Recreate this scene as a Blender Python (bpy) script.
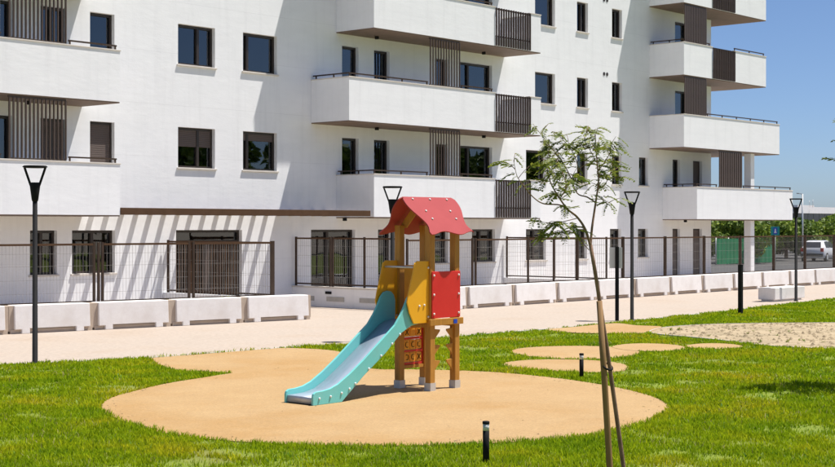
import bpy, bmesh, math, random
import numpy as np
from mathutils import Vector, Matrix

for _o in list(bpy.data.objects):
    bpy.data.objects.remove(_o)
scene = bpy.context.scene
COL = scene.collection
random.seed(7)
RNG = np.random.default_rng(11)
R = math.radians

# ------------------------------------------------------------------ camera
EYE = 2.5
TH = R(41.3)
CT, ST = math.cos(TH), math.sin(TH)
cam_d = bpy.data.cameras.new('camera')
cam = bpy.data.objects.new('camera', cam_d)
COL.objects.link(cam)
cam_d.sensor_width = 36.0
cam_d.lens = 36.0 * 1440.0 / 835.0
cam_d.shift_y = -7.5 / 835.0
cam_d.clip_start = 0.1
cam_d.clip_end = 3000
cam.location = (0, 0, EYE)
cam.rotation_euler = (R(90), 0, TH - R(90))
scene.camera = cam

# ------------------------------------------------------------------ world, sun, exposure
SUN_TO = Vector((0.33, -0.228, 1.0)).normalized()
world = bpy.data.worlds.new('World')
scene.world = world
world.use_nodes = True
wn = world.node_tree
wn.nodes.clear()
sky = wn.nodes.new('ShaderNodeTexSky')
sky.sky_type = 'NISHITA'
sky.sun_disc = False
sky.sun_elevation = math.asin(SUN_TO.z)
sky.sun_rotation = math.atan2(SUN_TO.x, SUN_TO.y)
sky.altitude = 0
sky.air_density = 0.6
sky.dust_density = 0.8
sky.ozone_density = 7.0
bg = wn.nodes.new('ShaderNodeBackground')
bg.inputs['Strength'].default_value = 0.092
wo = wn.nodes.new('ShaderNodeOutputWorld')
wn.links.new(sky.outputs[0], bg.inputs[0])
wn.links.new(bg.outputs[0], wo.inputs[0])
sd = bpy.data.lights.new('sun', 'SUN')
sd.energy = 5.0
sd.angle = R(0.53)
sd.color = (1.0, 0.955, 0.89)
sun = bpy.data.objects.new('sun', sd)
COL.objects.link(sun)
sun.rotation_euler = (-SUN_TO).to_track_quat('-Z', 'Y').to_euler()
sun.location = (20, 10, 40)
vs = scene.view_settings
vs.view_transform = 'Standard'
vs.look = 'None'
vs.gamma = 1.0
vs.exposure = 0.46
vs.use_curve_mapping = False

# ------------------------------------------------------------------ survey helpers (photo measurements -> metres)
def FX(px, Y):                       # X of a point on the vertical plane Y
    t = (px - 417.5) / 1440.0
    return Y / (ST - CT * t) * (CT + ST * t)
def G(px, py, z=0.0):                # point on level ground
    d = (EYE - z) * 1440.0 / (py - 226.0)
    l = (px - 417.5) / 1440.0 * d
    return (CT * d + ST * l, ST * d - CT * l)
def AT(px, py, d):                   # point at a distance
    l = (px - 417.5) / 1440.0 * d
    return Vector((CT * d + ST * l, ST * d - CT * l, EYE + (226.0 - py) / 1440.0 * d))

# ------------------------------------------------------------------ materials
def lin(c):
    return tuple(((v / 12.92) if v <= 0.04045 else ((v + 0.055) / 1.055) ** 2.4) for v in c)
def new_mat(name):
    m = bpy.data.materials.new(name)
    m.use_nodes = True
    nt = m.node_tree
    b = nt.nodes['Principled BSDF']
    return m, nt, b
def N(nt, t, **kw):
    n = nt.nodes.new(t)
    for k, v in kw.items():
        if k in n.inputs.keys():
            n.inputs[k].default_value = v
        else:
            setattr(n, k, v)
    return n
def mat(name, c1, c2=None, rough=0.7, scale=3.0, detail=6.0, bump=0.0, bscale=None, metal=0.0,
        spec=0.5, stretch=(1, 1, 1), c3=None, scale3=0.4, amt3=0.5, fine=0.0, fscale=120.0):
    m, nt, b = new_mat(name)
    b.inputs['Roughness'].default_value = rough
    b.inputs['Metallic'].default_value = metal
    b.inputs['Specular IOR Level'].default_value = spec
    tc = N(nt, 'ShaderNodeTexCoord')
    mp = N(nt, 'ShaderNodeMapping')
    mp.inputs['Scale'].default_value = stretch
    nt.links.new(tc.outputs['Object'], mp.inputs[0])
    col = None
    if c2 is None:
        c2 = tuple(min(1, v * 0.9) for v in c1)
    n1 = N(nt, 'ShaderNodeTexNoise', Scale=scale, Detail=detail, Roughness=0.6)
    nt.links.new(mp.outputs[0], n1.inputs['Vector'])
    r1 = N(nt, 'ShaderNodeValToRGB')
    r1.color_ramp.elements[0].position = 0.32
    r1.color_ramp.elements[1].position = 0.68
    r1.color_ramp.elements[0].color = (*c1, 1)
    r1.color_ramp.elements[1].color = (*c2, 1)
    nt.links.new(n1.outputs['Fac'], r1.inputs[0])
    col = r1.outputs[0]
    if c3 is not None:
        n3 = N(nt, 'ShaderNodeTexNoise', Scale=scale3, Detail=5.0, Roughness=0.65)
        nt.links.new(mp.outputs[0], n3.inputs['Vector'])
        r3 = N(nt, 'ShaderNodeValToRGB')
        r3.color_ramp.elements[0].position = 0.48
        r3.color_ramp.elements[1].position = 0.72
        r3.color_ramp.elements[1].color = (amt3, amt3, amt3, 1)
        r3.color_ramp.elements[0].color = (0, 0, 0, 1)
        nt.links.new(n3.outputs['Fac'], r3.inputs[0])
        mx = N(nt, 'ShaderNodeMix', data_type='RGBA')
        nt.links.new(r3.outputs[0], mx.inputs[0])
        nt.links.new(col, mx.inputs[6])
        mx.inputs[7].default_value = (*c3, 1)
        col = mx.outputs[2]
    if fine > 0:
        nf = N(nt, 'ShaderNodeTexNoise', Scale=fscale, Detail=2.0, Roughness=0.7)
        nt.links.new(mp.outputs[0], nf.inputs['Vector'])
        mr = N(nt, 'ShaderNodeMapRange')
        mr.inputs[1].default_value = 0.25
        mr.inputs[2].default_value = 0.75
        mr.inputs[3].default_value = 1 - fine
        mr.inputs[4].default_value = 1 + fine
        nt.links.new(nf.outputs['Fac'], mr.inputs[0])
        mm = N(nt, 'ShaderNodeMix', data_type='RGBA', blend_type='MULTIPLY')
        mm.inputs[0].default_value = 1.0
        nt.links.new(col, mm.inputs[6])
        nt.links.new(mr.outputs[0], mm.inputs[7])
        col = mm.outputs[2]
    nt.links.new(col, b.inputs['Base Color'])
    if bump > 0:
        nb = N(nt, 'ShaderNodeTexNoise', Scale=bscale or scale * 8, Detail=4.0, Roughness=0.6)
        nt.links.new(mp.outputs[0], nb.inputs['Vector'])
        bp = N(nt, 'ShaderNodeBump', Strength=bump, Distance=0.01)
        nt.links.new(nb.outputs['Fac'], bp.inputs['Height'])
        nt.links.new(bp.outputs[0], b.inputs['Normal'])
    return m

M = {}
def render_wall():
    # white rendered masonry: trowel mottling, faint day joints at every storey, light weathering
    m, nt, b = new_mat('white_render')
    b.inputs['Roughness'].default_value = 0.85
    b.inputs['Specular IOR Level'].default_value = 0.25
    tc = N(nt, 'ShaderNodeTexCoord')
    mp = N(nt, 'ShaderNodeMapping')
    mp.inputs['Scale'].default_value = (0.55, 0.55, 1.6)
    nt.links.new(tc.outputs['Object'], mp.inputs[0])
    n1 = N(nt, 'ShaderNodeTexNoise', Scale=1.7, Detail=9.0, Roughness=0.62)
    nt.links.new(mp.outputs[0], n1.inputs['Vector'])
    r = N(nt, 'ShaderNodeValToRGB')
    r.color_ramp.elements[0].position = 0.3
    r.color_ramp.elements[1].position = 0.66
    r.color_ramp.elements[0].color = (0.85, 0.853, 0.865, 1)
    r.color_ramp.elements[1].color = (0.90, 0.903, 0.912, 1)
    nt.links.new(n1.outputs['Fac'], r.inputs[0])
    # storey joints
    sx = N(nt, 'ShaderNodeSeparateXYZ')
    nt.links.new(tc.outputs['Object'], sx.inputs[0])
    wob = N(nt, 'ShaderNodeTexNoise', Scale=0.8, Detail=3.0)
    nt.links.new(tc.outputs['Object'], wob.inputs['Vector'])
    ad = N(nt, 'ShaderNodeMath', operation='MULTIPLY_ADD')
    ad.inputs[1].default_value = 0.02
    nt.links.new(wob.outputs['Fac'], ad.inputs[0])
    nt.links.new(sx.outputs['Z'], ad.inputs[2])
    md = N(nt, 'ShaderNodeMath', operation='MODULO')
    o = N(nt, 'ShaderNodeMath', operation='ADD')
    o.inputs[1].default_value = 0.02
    nt.links.new(ad.outputs[0], o.inputs[0])
    nt.links.new(o.outputs[0], md.inputs[0])
    md.inputs[1].default_value = 1.51
    lt = N(nt, 'ShaderNodeMath', operation='LESS_THAN')
    lt.inputs[1].default_value = 0.014
    nt.links.new(md.outputs[0], lt.inputs[0])
    ml = N(nt, 'ShaderNodeMath', operation='MULTIPLY')
    ml.inputs[1].default_value = 0.16
    nt.links.new(lt.outputs[0], ml.inputs[0])
    mx = N(nt, 'ShaderNodeMix', data_type='RGBA')
    nt.links.new(ml.outputs[0], mx.inputs[0])
    nt.links.new(r.outputs[0], mx.inputs[6])
    mx.inputs[7].default_value = (0.42, 0.42, 0.43, 1)
    # rain streaks
    mp2 = N(nt, 'ShaderNodeMapping')
    mp2.inputs['Scale'].default_value = (2.2, 2.2, 0.16)
    nt.links.new(tc.outputs['Object'], mp2.inputs[0])
    n2 = N(nt, 'ShaderNodeTexNoise', Scale=1.5, Detail=6.0, Roughness=0.7)
    nt.links.new(mp2.outputs[0], n2.inputs['Vector'])
    r2 = N(nt, 'ShaderNodeValToRGB')
    r2.color_ramp.elements[0].position = 0.5
    r2.color_ramp.elements[1].position = 0.8
    r2.color_ramp.elements[0].color = (0, 0, 0, 1)
    r2.color_ramp.elements[1].color = (0.22, 0.22, 0.22, 1)
    nt.links.new(n2.outputs['Fac'], r2.inputs[0])
    mx2 = N(nt, 'ShaderNodeMix', data_type='RGBA')
    nt.links.new(r2.outputs[0], mx2.inputs[0])
    nt.links.new(mx.outputs[2], mx2.inputs[6])
    mx2.inputs[7].default_value = (0.55, 0.55, 0.56, 1)
    nt.links.new(mx2.outputs[2], b.inputs['Base Color'])
    nb = N(nt, 'ShaderNodeTexNoise', Scale=5.0, Detail=8.0, Roughness=0.65)
    nt.links.new(mp.outputs[0], nb.inputs['Vector'])
    bp = N(nt, 'ShaderNodeBump', Strength=0.22, Distance=0.02)
    nt.links.new(nb.outputs['Fac'], bp.inputs['Height'])
    nt.links.new(bp.outputs[0], b.inputs['Normal'])
    return m
M['wall'] = render_wall()
M['soffit'] = mat('brown_soffit', (0.17, 0.115, 0.08), (0.21, 0.145, 0.10), 0.7, 2.0)
M['stone'] = mat('stone_coping', (0.60, 0.55, 0.49), (0.68, 0.63, 0.57), 0.7, 3.0)
M['bronze'] = mat('bronze_metal', (0.050, 0.033, 0.024), (0.066, 0.043, 0.030), 0.6, 4.0, spec=0.2)
M['wire'] = mat('grey_wire', (0.26, 0.24, 0.22), (0.32, 0.30, 0.28), 0.6, 3.0)
M['rust'] = mat('brown_beam', (0.085, 0.046, 0.024), (0.105, 0.058, 0.032), 0.7, 3.0, spec=0.15)
M['frame'] = mat('dark_frame', (0.030, 0.021, 0.017), (0.040, 0.028, 0.022), 0.4, 4.0)
M['slat'] = mat('brown_slat', (0.070, 0.047, 0.036), (0.088, 0.060, 0.046), 0.5, 2.0)
def shutter_mat():
    m, nt, b = new_mat('shutter')
    b.inputs['Roughness'].default_value = 0.55
    tc = N(nt, 'ShaderNodeTexCoord')
    wv = N(nt, 'ShaderNodeTexWave', Scale=8.0)
    wv.bands_direction = 'Z'
    nt.links.new(tc.outputs['Object'], wv.inputs['Vector'])
    rr = N(nt, 'ShaderNodeValToRGB')
    rr.color_ramp.elements[0].color = (0.075, 0.053, 0.045, 1)
    rr.color_ramp.elements[1].color = (0.12, 0.088, 0.075, 1)
    nt.links.new(wv.outputs['Fac'], rr.inputs[0])
    nt.links.new(rr.outputs[0], b.inputs['Base Color'])
    bp = N(nt, 'ShaderNodeBump', Strength=0.6, Distance=0.01)
    nt.links.new(wv.outputs['Fac'], bp.inputs['Height'])
    nt.links.new(bp.outputs[0], b.inputs['Normal'])
    return m
M['shutter'] = shutter_mat()
def glass_mat(name, ior=1.9, tint=(0.55, 0.60, 0.62)):
    m = bpy.data.materials.new(name)
    m.use_nodes = True
    nt = m.node_tree
    nt.nodes.clear()
    out = N(nt, 'ShaderNodeOutputMaterial')
    mix = N(nt, 'ShaderNodeMixShader')
    fr = N(nt, 'ShaderNodeFresnel', IOR=ior)
    tr = N(nt, 'ShaderNodeBsdfTransparent', Color=(*tint, 1))
    gl = N(nt, 'ShaderNodeBsdfGlossy', Color=(0.92, 0.96, 1.0, 1), Roughness=0.012)
    tc = N(nt, 'ShaderNodeTexCoord')
    nz = N(nt, 'ShaderNodeTexNoise', Scale=0.9, Detail=1.0)
    nt.links.new(tc.outputs['Object'], nz.inputs['Vector'])
    bp = N(nt, 'ShaderNodeBump', Strength=0.05, Distance=0.05)
    nt.links.new(nz.outputs['Fac'], bp.inputs['Height'])
    nt.links.new(bp.outputs[0], gl.inputs['Normal'])
    nt.links.new(fr.outputs[0], mix.inputs[0])
    nt.links.new(tr.outputs[0], mix.inputs[1])
    nt.links.new(gl.outputs[0], mix.inputs[2])
    nt.links.new(mix.outputs[0], out.inputs[0])
    return m
M['glass'] = glass_mat('window_glass', 2.0)
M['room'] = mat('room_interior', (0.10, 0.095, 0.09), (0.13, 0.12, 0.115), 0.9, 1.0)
M['curtain'] = mat('curtain', (0.42, 0.42, 0.42), (0.5, 0.5, 0.5), 0.9, 3.0)
M['concrete'] = mat('white_concrete', (0.80, 0.765, 0.74), (0.86, 0.83, 0.80), 0.85, 2.5, bump=0.3, bscale=40,
                    c3=(0.60, 0.53, 0.47), scale3=1.1, amt3=0.5, fine=0.05)
_nt = M['concrete'].node_tree
_b = _nt.nodes['Principled BSDF']
_src = _b.inputs['Base Color'].links[0].from_socket
_oi = N(_nt, 'ShaderNodeObjectInfo')
_mr = N(_nt, 'ShaderNodeMapRange')
_mr.inputs[3].default_value = 0.93
_mr.inputs[4].default_value = 1.06
_nt.links.new(_oi.outputs['Random'], _mr.inputs[0])
_mm = N(_nt, 'ShaderNodeMix', data_type='RGBA', blend_type='MULTIPLY')
_mm.inputs[0].default_value = 1.0
_nt.links.new(_src, _mm.inputs[6])
_nt.links.new(_mr.outputs[0], _mm.inputs[7])
_nt.links.new(_mm.outputs[2], _b.inputs['Base Color'])
M['bouncetan'] = mat('bounce_tan_concrete', (0.46, 0.37, 0.29), (0.53, 0.44, 0.35), 0.9, 3.0, fine=.08)  # warm pavement bounce in the barrier joints and slots, put into the colour
M['paving'] = mat('pale_paving', (0.395, 0.328, 0.268), (0.43, 0.36, 0.30), 0.9, 0.35, bump=0.4, bscale=30,
                  c3=(0.36, 0.275, 0.20), scale3=0.35, amt3=0.7, fine=0.14, fscale=11.0)
M['rubber'] = mat('sand_coloured_rubber', (0.385, 0.245, 0.108), (0.425, 0.28, 0.13), 0.92, 0.9, bump=0.5, bscale=120,
                  c3=(0.36, 0.20, 0.060), scale3=0.30, amt3=0.9, fine=0.20, fscale=42.0)
M['earth'] = mat('ground_earth', (0.30, 0.25, 0.19), (0.36, 0.31, 0.24), 0.95, 0.2)
M['soil'] = mat('sandy_soil', (0.32, 0.245, 0.145), (0.43, 0.34, 0.215), 0.95, 2.2, bump=1.0, bscale=14,
                c3=(0.20, 0.16, 0.09), scale3=0.8, amt3=0.6, fine=0.15, fscale=25)
M['kerb'] = mat('grey_kerb', (0.42, 0.40, 0.37), (0.50, 0.48, 0.44), 0.85, 4.0)
M['lawn'] = mat('lawn_ground', (0.13, 0.185, 0.010), (0.19, 0.235, 0.016), 0.95, 1.6, bump=1.0, bscale=25,
                c3=(0.20, 0.145, 0.065), scale3=0.55, amt3=0.6, fine=0.25, fscale=30)
M['black'] = mat('black_metal', (0.014, 0.014, 0.015), (0.02, 0.02, 0.021), 0.65, 5.0, spec=0.06)
M['bandw'] = mat('lamp_lens', (0.62, 0.62, 0.60), (0.68, 0.68, 0.66), 0.3, 3.0)
M['terrace'] = mat('terrace_tiles', (0.52, 0.45, 0.38), (0.58, 0.50, 0.43), 0.85, 2.0)
def wood_mat(name, a, b2, rough=0.55):
    return mat(name, a, b2, rough, 6.0, 8.0, bump=0.25, bscale=30, stretch=(3, 3, 0.35), fine=0.12, fscale=20)
M['wood'] = wood_mat('varnished_wood', (0.40, 0.18, 0.022), (0.52, 0.25, 0.035))
M['stake'] = wood_mat('stake_wood', (0.22, 0.115, 0.04), (0.30, 0.17, 0.065), 0.8)
M['bark'] = mat('young_bark', (0.17, 0.095, 0.06), (0.29, 0.175, 0.115), 0.9, 14.0, bump=0.5, stretch=(1, 1, .5))
M['bark2'] = mat('reddish_bark', (0.20, 0.115, 0.07), (0.28, 0.17, 0.105), 0.85, 14.0, bump=0.4, stretch=(1, 1, .5))
M['red'] = mat('red_panel', (0.64, 0.022, 0.020), (0.70, 0.032, 0.028), 0.40, 3.0, fine=0.06)
M['roofred'] = mat('red_roof_panel', (0.33, 0.036, 0.037), (0.37, 0.045, 0.045), 0.55, 2.0, fine=0.06, spec=.3)
M['yellow'] = mat('yellow_panel', (0.84, 0.41, 0.012), (0.87, 0.45, 0.018), 0.42, 2.5, fine=0.04)
M['teal'] = mat('turquoise_board', (0.16, 0.58, 0.55), (0.19, 0.62, 0.59), 0.42, 2.5, fine=0.05, c3=(0.2, .5, .46), amt3=.4, scale3=5)
M['steel'] = mat('slide_steel', (0.42, 0.49, 0.58), (0.50, 0.57, 0.66), 0.5, 3.0, metal=0.55, stretch=(1, 6, 1))
M['galv'] = mat('galvanised_foot', (0.55, 0.55, 0.54), (0.65, 0.65, 0.64), 0.45, 8.0, metal=0.4)
M['bolt'] = mat('white_bolt_cap', (0.72, 0.72, 0.70), (0.78, 0.78, 0.76), 0.35, 3.0)
M['orange'] = mat('orange_drum', (0.82, 0.36, 0.03), (0.86, 0.42, 0.04), 0.45, 3.0)
M['darkred'] = mat('dark_red_frame', (0.55, 0.03, 0.02), (0.6, 0.04, 0.025), 0.5, 3.0)
M['ink'] = mat('black_print', (0.012, 0.012, 0.012), (0.016, 0.016, 0.016), 0.5)
M['blue'] = mat('blue_plate', (0.015, 0.06, 0.45), (0.02, 0.07, 0.5), 0.4)
M['white'] = mat('white_paint', (0.74, 0.74, 0.74), (0.79, 0.79, 0.79), 0.45)
M['tealsign'] = mat('teal_sign', (0.0, 0.27, 0.25), (0.0, 0.30, 0.28), 0.45)
M['mesh_green'] = mat('green_windbreak', (0.0, 0.16, 0.055), (0.0, 0.22, 0.08), 0.8, 1.2)
M['asphalt'] = mat('asphalt', (0.055, 0.053, 0.05), (0.075, 0.072, 0.068), 0.9, 0.6, fine=.2)
M['carpaint'] = mat('white_car_paint', (0.74, 0.74, 0.75), (0.76, 0.76, 0.77), 0.25, 1.0)
M['tyre'] = mat('tyre_rubber', (0.02, 0.02, 0.02), (0.028, 0.028, 0.028), 0.8)
M['taillight'] = mat('tail_light', (0.5, 0.01, 0.01), (0.55, 0.015, 0.015), 0.2)
M['facglass'] = mat('dark_curtain_wall', (0.03, 0.035, 0.045), (0.05, 0.055, 0.065), 0.15, 2.0)
def leaf_mat(name, a, b2, c, trans=0.35):
    m, nt, b = new_mat(name)
    geo = N(nt, 'ShaderNodeNewGeometry')
    oi = N(nt, 'ShaderNodeObjectInfo')
    ad = N(nt, 'ShaderNodeMath', operation='ADD')
    nt.links.new(geo.outputs['Random Per Island'], ad.inputs[0])
    nt.links.new(oi.outputs['Random'], ad.inputs[1])
    fr = N(nt, 'ShaderNodeMath', operation='FRACT')
    nt.links.new(ad.outputs[0], fr.inputs[0])
    r = N(nt, 'ShaderNodeValToRGB')
    r.color_ramp.elements[0].color = (*a, 1)
    r.color_ramp.elements[1].color = (*c, 1)
    e = r.color_ramp.elements.new(0.55)
    e.color = (*b2, 1)
    nt.links.new(fr.outputs[0], r.inputs[0])
    nt.links.new(r.outputs[0], b.inputs['Base Color'])
    b.inputs['Roughness'].default_value = 0.55
    b.inputs['Specular IOR Level'].default_value = 0.3
    tl = N(nt, 'ShaderNodeBsdfTranslucent')
    nt.links.new(r.outputs[0], tl.inputs[0])
    mx = N(nt, 'ShaderNodeMixShader')
    mx.inputs[0].default_value = trans
    nt.links.new(b.outputs[0], mx.inputs[1])
    nt.links.new(tl.outputs[0], mx.inputs[2])
    nt.links.new(mx.outputs[0], nt.nodes['Material Output'].inputs[0])
    return m
M['leaf'] = leaf_mat('pinnate_leaf', (0.10, 0.15, 0.022), (0.19, 0.23, 0.035), (0.31, 0.32, 0.05))
M['treeleaf'] = leaf_mat('tree_leaf', (0.05, 0.10, 0.015), (0.10, 0.16, 0.025), (0.16, 0.22, 0.035))
M['treeleaf2'] = leaf_mat('light_tree_leaf', (0.10, 0.17, 0.02), (0.17, 0.25, 0.03), (0.26, 0.32, 0.04))
def grass_mat():
    m, nt, b = new_mat('grass_blade')
    geo = N(nt, 'ShaderNodeNewGeometry')
    n1 = N(nt, 'ShaderNodeTexNoise', Scale=0.55, Detail=5.0, Roughness=0.65)
    nt.links.new(geo.outputs['Position'], n1.inputs['Vector'])
    r1 = N(nt, 'ShaderNodeValToRGB')
    r1.color_ramp.elements[0].position = 0.33
    r1.color_ramp.elements[1].position = 0.70
    r1.color_ramp.elements[0].color = (0.17, 0.30, 0.008, 1)
    r1.color_ramp.elements[1].color = (0.48, 0.46, 0.018, 1)
    e = r1.color_ramp.elements.new(0.52)
    e.color = (0.31, 0.41, 0.010, 1)
    nt.links.new(n1.outputs['Fac'], r1.inputs[0])
    rr = N(nt, 'ShaderNodeValToRGB')
    el = rr.color_ramp.elements
    el[0].color = (0.6, 0.62, 0.6, 1)
    el[1].color = (1.75, 1.35, 1.5, 1)
    e2 = el.new(0.85)
    e2.color = (1.15, 1.12, 1.0, 1)
    nt.links.new(geo.outputs['Random Per Island'], rr.inputs[0])
    mm = N(nt, 'ShaderNodeMix', data_type='RGBA', blend_type='MULTIPLY')
    mm.inputs[0].default_value = 1.0
    nt.links.new(r1.outputs[0], mm.inputs[6])
    nt.links.new(rr.outputs[0], mm.inputs[7])
    nt.links.new(mm.outputs[2], b.inputs['Base Color'])
    b.inputs['Roughness'].default_value = 0.8
    b.inputs['Specular IOR Level'].default_value = 0.04
    tl = N(nt, 'ShaderNodeBsdfTranslucent')
    nt.links.new(mm.outputs[2], tl.inputs[0])
    mx = N(nt, 'ShaderNodeMixShader')
    mx.inputs[0].default_value = 0.45
    nt.links.new(b.outputs[0], mx.inputs[1])
    nt.links.new(tl.outputs[0], mx.inputs[2])
    nt.links.new(mx.outputs[0], nt.nodes['Material Output'].inputs[0])
    return m
M['grass'] = grass_mat()

# ------------------------------------------------------------------ mesh helpers
ORG = {}
class MB:
    def __init__(self):
        self.v, self.f, self.smooth = [], [], set()
    def quad(self, a, b, c, d):
        n = len(self.v)
        self.v += [tuple(a), tuple(b), tuple(c), tuple(d)]
        self.f.append((n, n + 1, n + 2, n + 3))
        return self
    def box(self, x0, x1, y0, y1, z0, z1):
        n = len(self.v)
        self.v += [(x0, y0, z0), (x1, y0, z0), (x1, y1, z0), (x0, y1, z0), (x0, y0, z1), (x1, y0, z1), (x1, y1, z1), (x0, y1, z1)]
        self.f += [(n, n + 3, n + 2, n + 1), (n + 4, n + 5, n + 6, n + 7), (n, n + 1, n + 5, n + 4), (n + 1, n + 2, n + 6, n + 5),
                   (n + 2, n + 3, n + 7, n + 6), (n + 3, n, n + 4, n + 7)]
        return self
    def bar(self, a, b, w, h=None, up=(0, 0, 1)):
        a, b = Vector(a), Vector(b)
        h = h or w
        d = (b - a).normalized()
        u = Vector(up)
        if abs(d.dot(u)) > 0.98:
            u = Vector((1, 0, 0))
        s = d.cross(u).normalized() * w / 2
        t = s.cross(d).normalized() * h / 2
        n = len(self.v)
        for p in (a, b):
            for q in (-s - t, s - t, s + t, -s + t):
                self.v.append(tuple(p + q))
        self.f += [(n, n + 1, n + 2, n + 3), (n + 7, n + 6, n + 5, n + 4)]
        for i in range(4):
            j = (i + 1) % 4
            self.f.append((n + i, n + 4 + i, n + 4 + j, n + j))
        return self
    def prism(self, pts, axis, a, b):
        # polygon pts in the two other axes, extruded along axis from a to b
        n = len(self.v)
        k = len(pts)
        for w in (a, b):
            for (p, q) in pts:
                self.v.append({'x': (w, p, q), 'y': (p, w, q), 'z': (p, q, w)}[axis])
        self.f.append(tuple(range(n, n + k)))
        self.f.append(tuple(range(n + 2 * k - 1, n + k - 1, -1)))
        for i in range(k):
            j = (i + 1) % k
            self.f.append((n + i, n + k + i, n + k + j, n + j))
        return self
    def tube(self, pts, rad, k=8, cap=True):
        pts = [Vector(p) for p in pts]
        if not hasattr(rad, '__len__'):
            rad = [rad] * len(pts)
        n0 = len(self.v)
        ref = Vector((0.31, 0.87, 0.12)).normalized()
        for i, p in enumerate(pts):
            d = (pts[min(i + 1, len(pts) - 1)] - pts[max(i - 1, 0)])
            if d.length < 1e-9:
                d = Vector((0, 0, 1))
            d.normalize()
            s = d.cross(ref)
            if s.length < 0.05:
                s = d.cross(Vector((1, 0, 0)))
            s.normalize()
            t = d.cross(s)
            for j in range(k):
                a = 2 * math.pi * j / k
                self.v.append(tuple(p + (s * math.cos(a) + t * math.sin(a)) * rad[i]))
        for i in range(len(pts) - 1):
            for j in range(k):
                a = n0 + i * k + j
                b = n0 + i * k + (j + 1) % k
                self.smooth.add(len(self.f))
                self.f.append((a, b, b + k, a + k))
        if cap:
            self.f.append(tuple(n0 + k - 1 - j for j in range(k)))
            e = n0 + (len(pts) - 1) * k
            self.f.append(tuple(e + j for j in range(k)))
        return self
    def mesh(self, name, m, off=(0, 0, 0), fix=True):
        me = bpy.data.meshes.new(name)
        ox, oy, oz = off
        me.from_pydata([(x - ox, y - oy, z - oz) for x, y, z in self.v], [], self.f)
        if fix:
            bm = bmesh.new()
            bm.from_mesh(me)
            bmesh.ops.recalc_face_normals(bm, faces=bm.faces)
            bm.to_mesh(me)
            bm.free()
        for i in self.smooth:
            me.polygons[i].use_smooth = True
        me.materials.append(m)
        return me
    def build(self, name, m, parent=None, loc=None, fix=True):
        # verts are world coordinates unless the parent chain is a local frame (origin stored in ORG)
        off = loc if loc is not None else (ORG[parent.name] if parent else (0, 0, 0))
        me = self.mesh(name, m, off, fix)
        return link(name, me, parent, loc)
def link(name, me, parent=None, loc=None):
    o = bpy.data.objects.new(name, me)
    COL.objects.link(o)
    po = ORG[parent.name] if parent else (0, 0, 0)
    l = Vector(loc) if loc is not None else Vector(po)
    if parent:
        o.parent = parent
        o.location = l - Vector(po)
    else:
        o.location = l
    ORG[o.name] = tuple(l)
    return o
def tag(o, label=None, cat=None, group=None, kind=None):
    if label:
        o['label'] = label
    if cat:
        o['category'] = cat
    if group:
        o['group'] = group
    if kind:
        o['kind'] = kind
    return o
def thing(name, loc, label, cat, group=None, local=False, rz=0.0):
    o = bpy.data.objects.new(name, None)
    o.empty_display_size = 0.2
    COL.objects.link(o)
    o.location = loc
    o.rotation_euler = (0, 0, rz)
    ORG[o.name] = (0, 0, 0) if local else tuple(loc)
    return tag(o, label, cat, group)
def copy_tree(o, parent=None):
    c = o.copy()
    COL.objects.link(c)
    if parent:
        c.parent = parent
    ORG[c.name] = ORG[o.name]
    for ch in list(o.children):
        copy_tree(ch, c)
    return c
def bevel(o, w=0.01, seg=2):
    md = o.modifiers.new('bevel', 'BEVEL')
    md.width = w
    md.segments = seg
    md.limit_method = 'ANGLE'
    md.angle_limit = R(40)
    return o
def smooth_curve(pts, n=6, closed=True):
    k = len(pts)
    out = []
    for i in range(k if closed else k - 1):
        p = [Vector((*pts[(i + j) % k], 0)) if closed else Vector((*pts[min(max(i + j, 0), k - 1)], 0)) for j in (-1, 0, 1, 2)]
        for s in range(n):
            t = s / n
            q = 0.5 * ((2 * p[1]) + (p[2] - p[0]) * t + (2 * p[0] - 5 * p[1] + 4 * p[2] - p[3]) * t * t + (3 * p[1] - p[0] - 3 * p[2] + p[3]) * t ** 3)
            out.append((q.x, q.y))
    if not closed:
        out.append(tuple(pts[-1]))
    return out
def sheet(name, pts, z, m, kind='structure', thick=0.0):
    bm = bmesh.new()
    vs_ = [bm.verts.new((x, y, z)) for x, y in pts]
    f = bm.faces.new(vs_)
    if f.normal.z < 0:
        f.normal_flip()
    bm.normal_update()
    if f.normal.z < 0:
        bmesh.ops.reverse_faces(bm, faces=[f])
    if thick:
        r = bmesh.ops.extrude_face_region(bm, geom=[f])
        for v in [g for g in r['geom'] if isinstance(g, bmesh.types.BMVert)]:
            v.co.z = z
        for v in vs_:
            v.co.z = z - thick
        bmesh.ops.recalc_face_normals(bm, faces=bm.faces)
    bmesh.ops.triangulate(bm, faces=[g for g in bm.faces if len(g.verts) > 4])
    me = bpy.data.meshes.new(name)
    bm.to_mesh(me)
    bm.free()
    me.materials.append(m)
    o = bpy.data.objects.new(name, me)
    COL.objects.link(o)
    ORG[o.name] = (0, 0, 0)
    tag(o, kind=kind)
    return o

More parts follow.
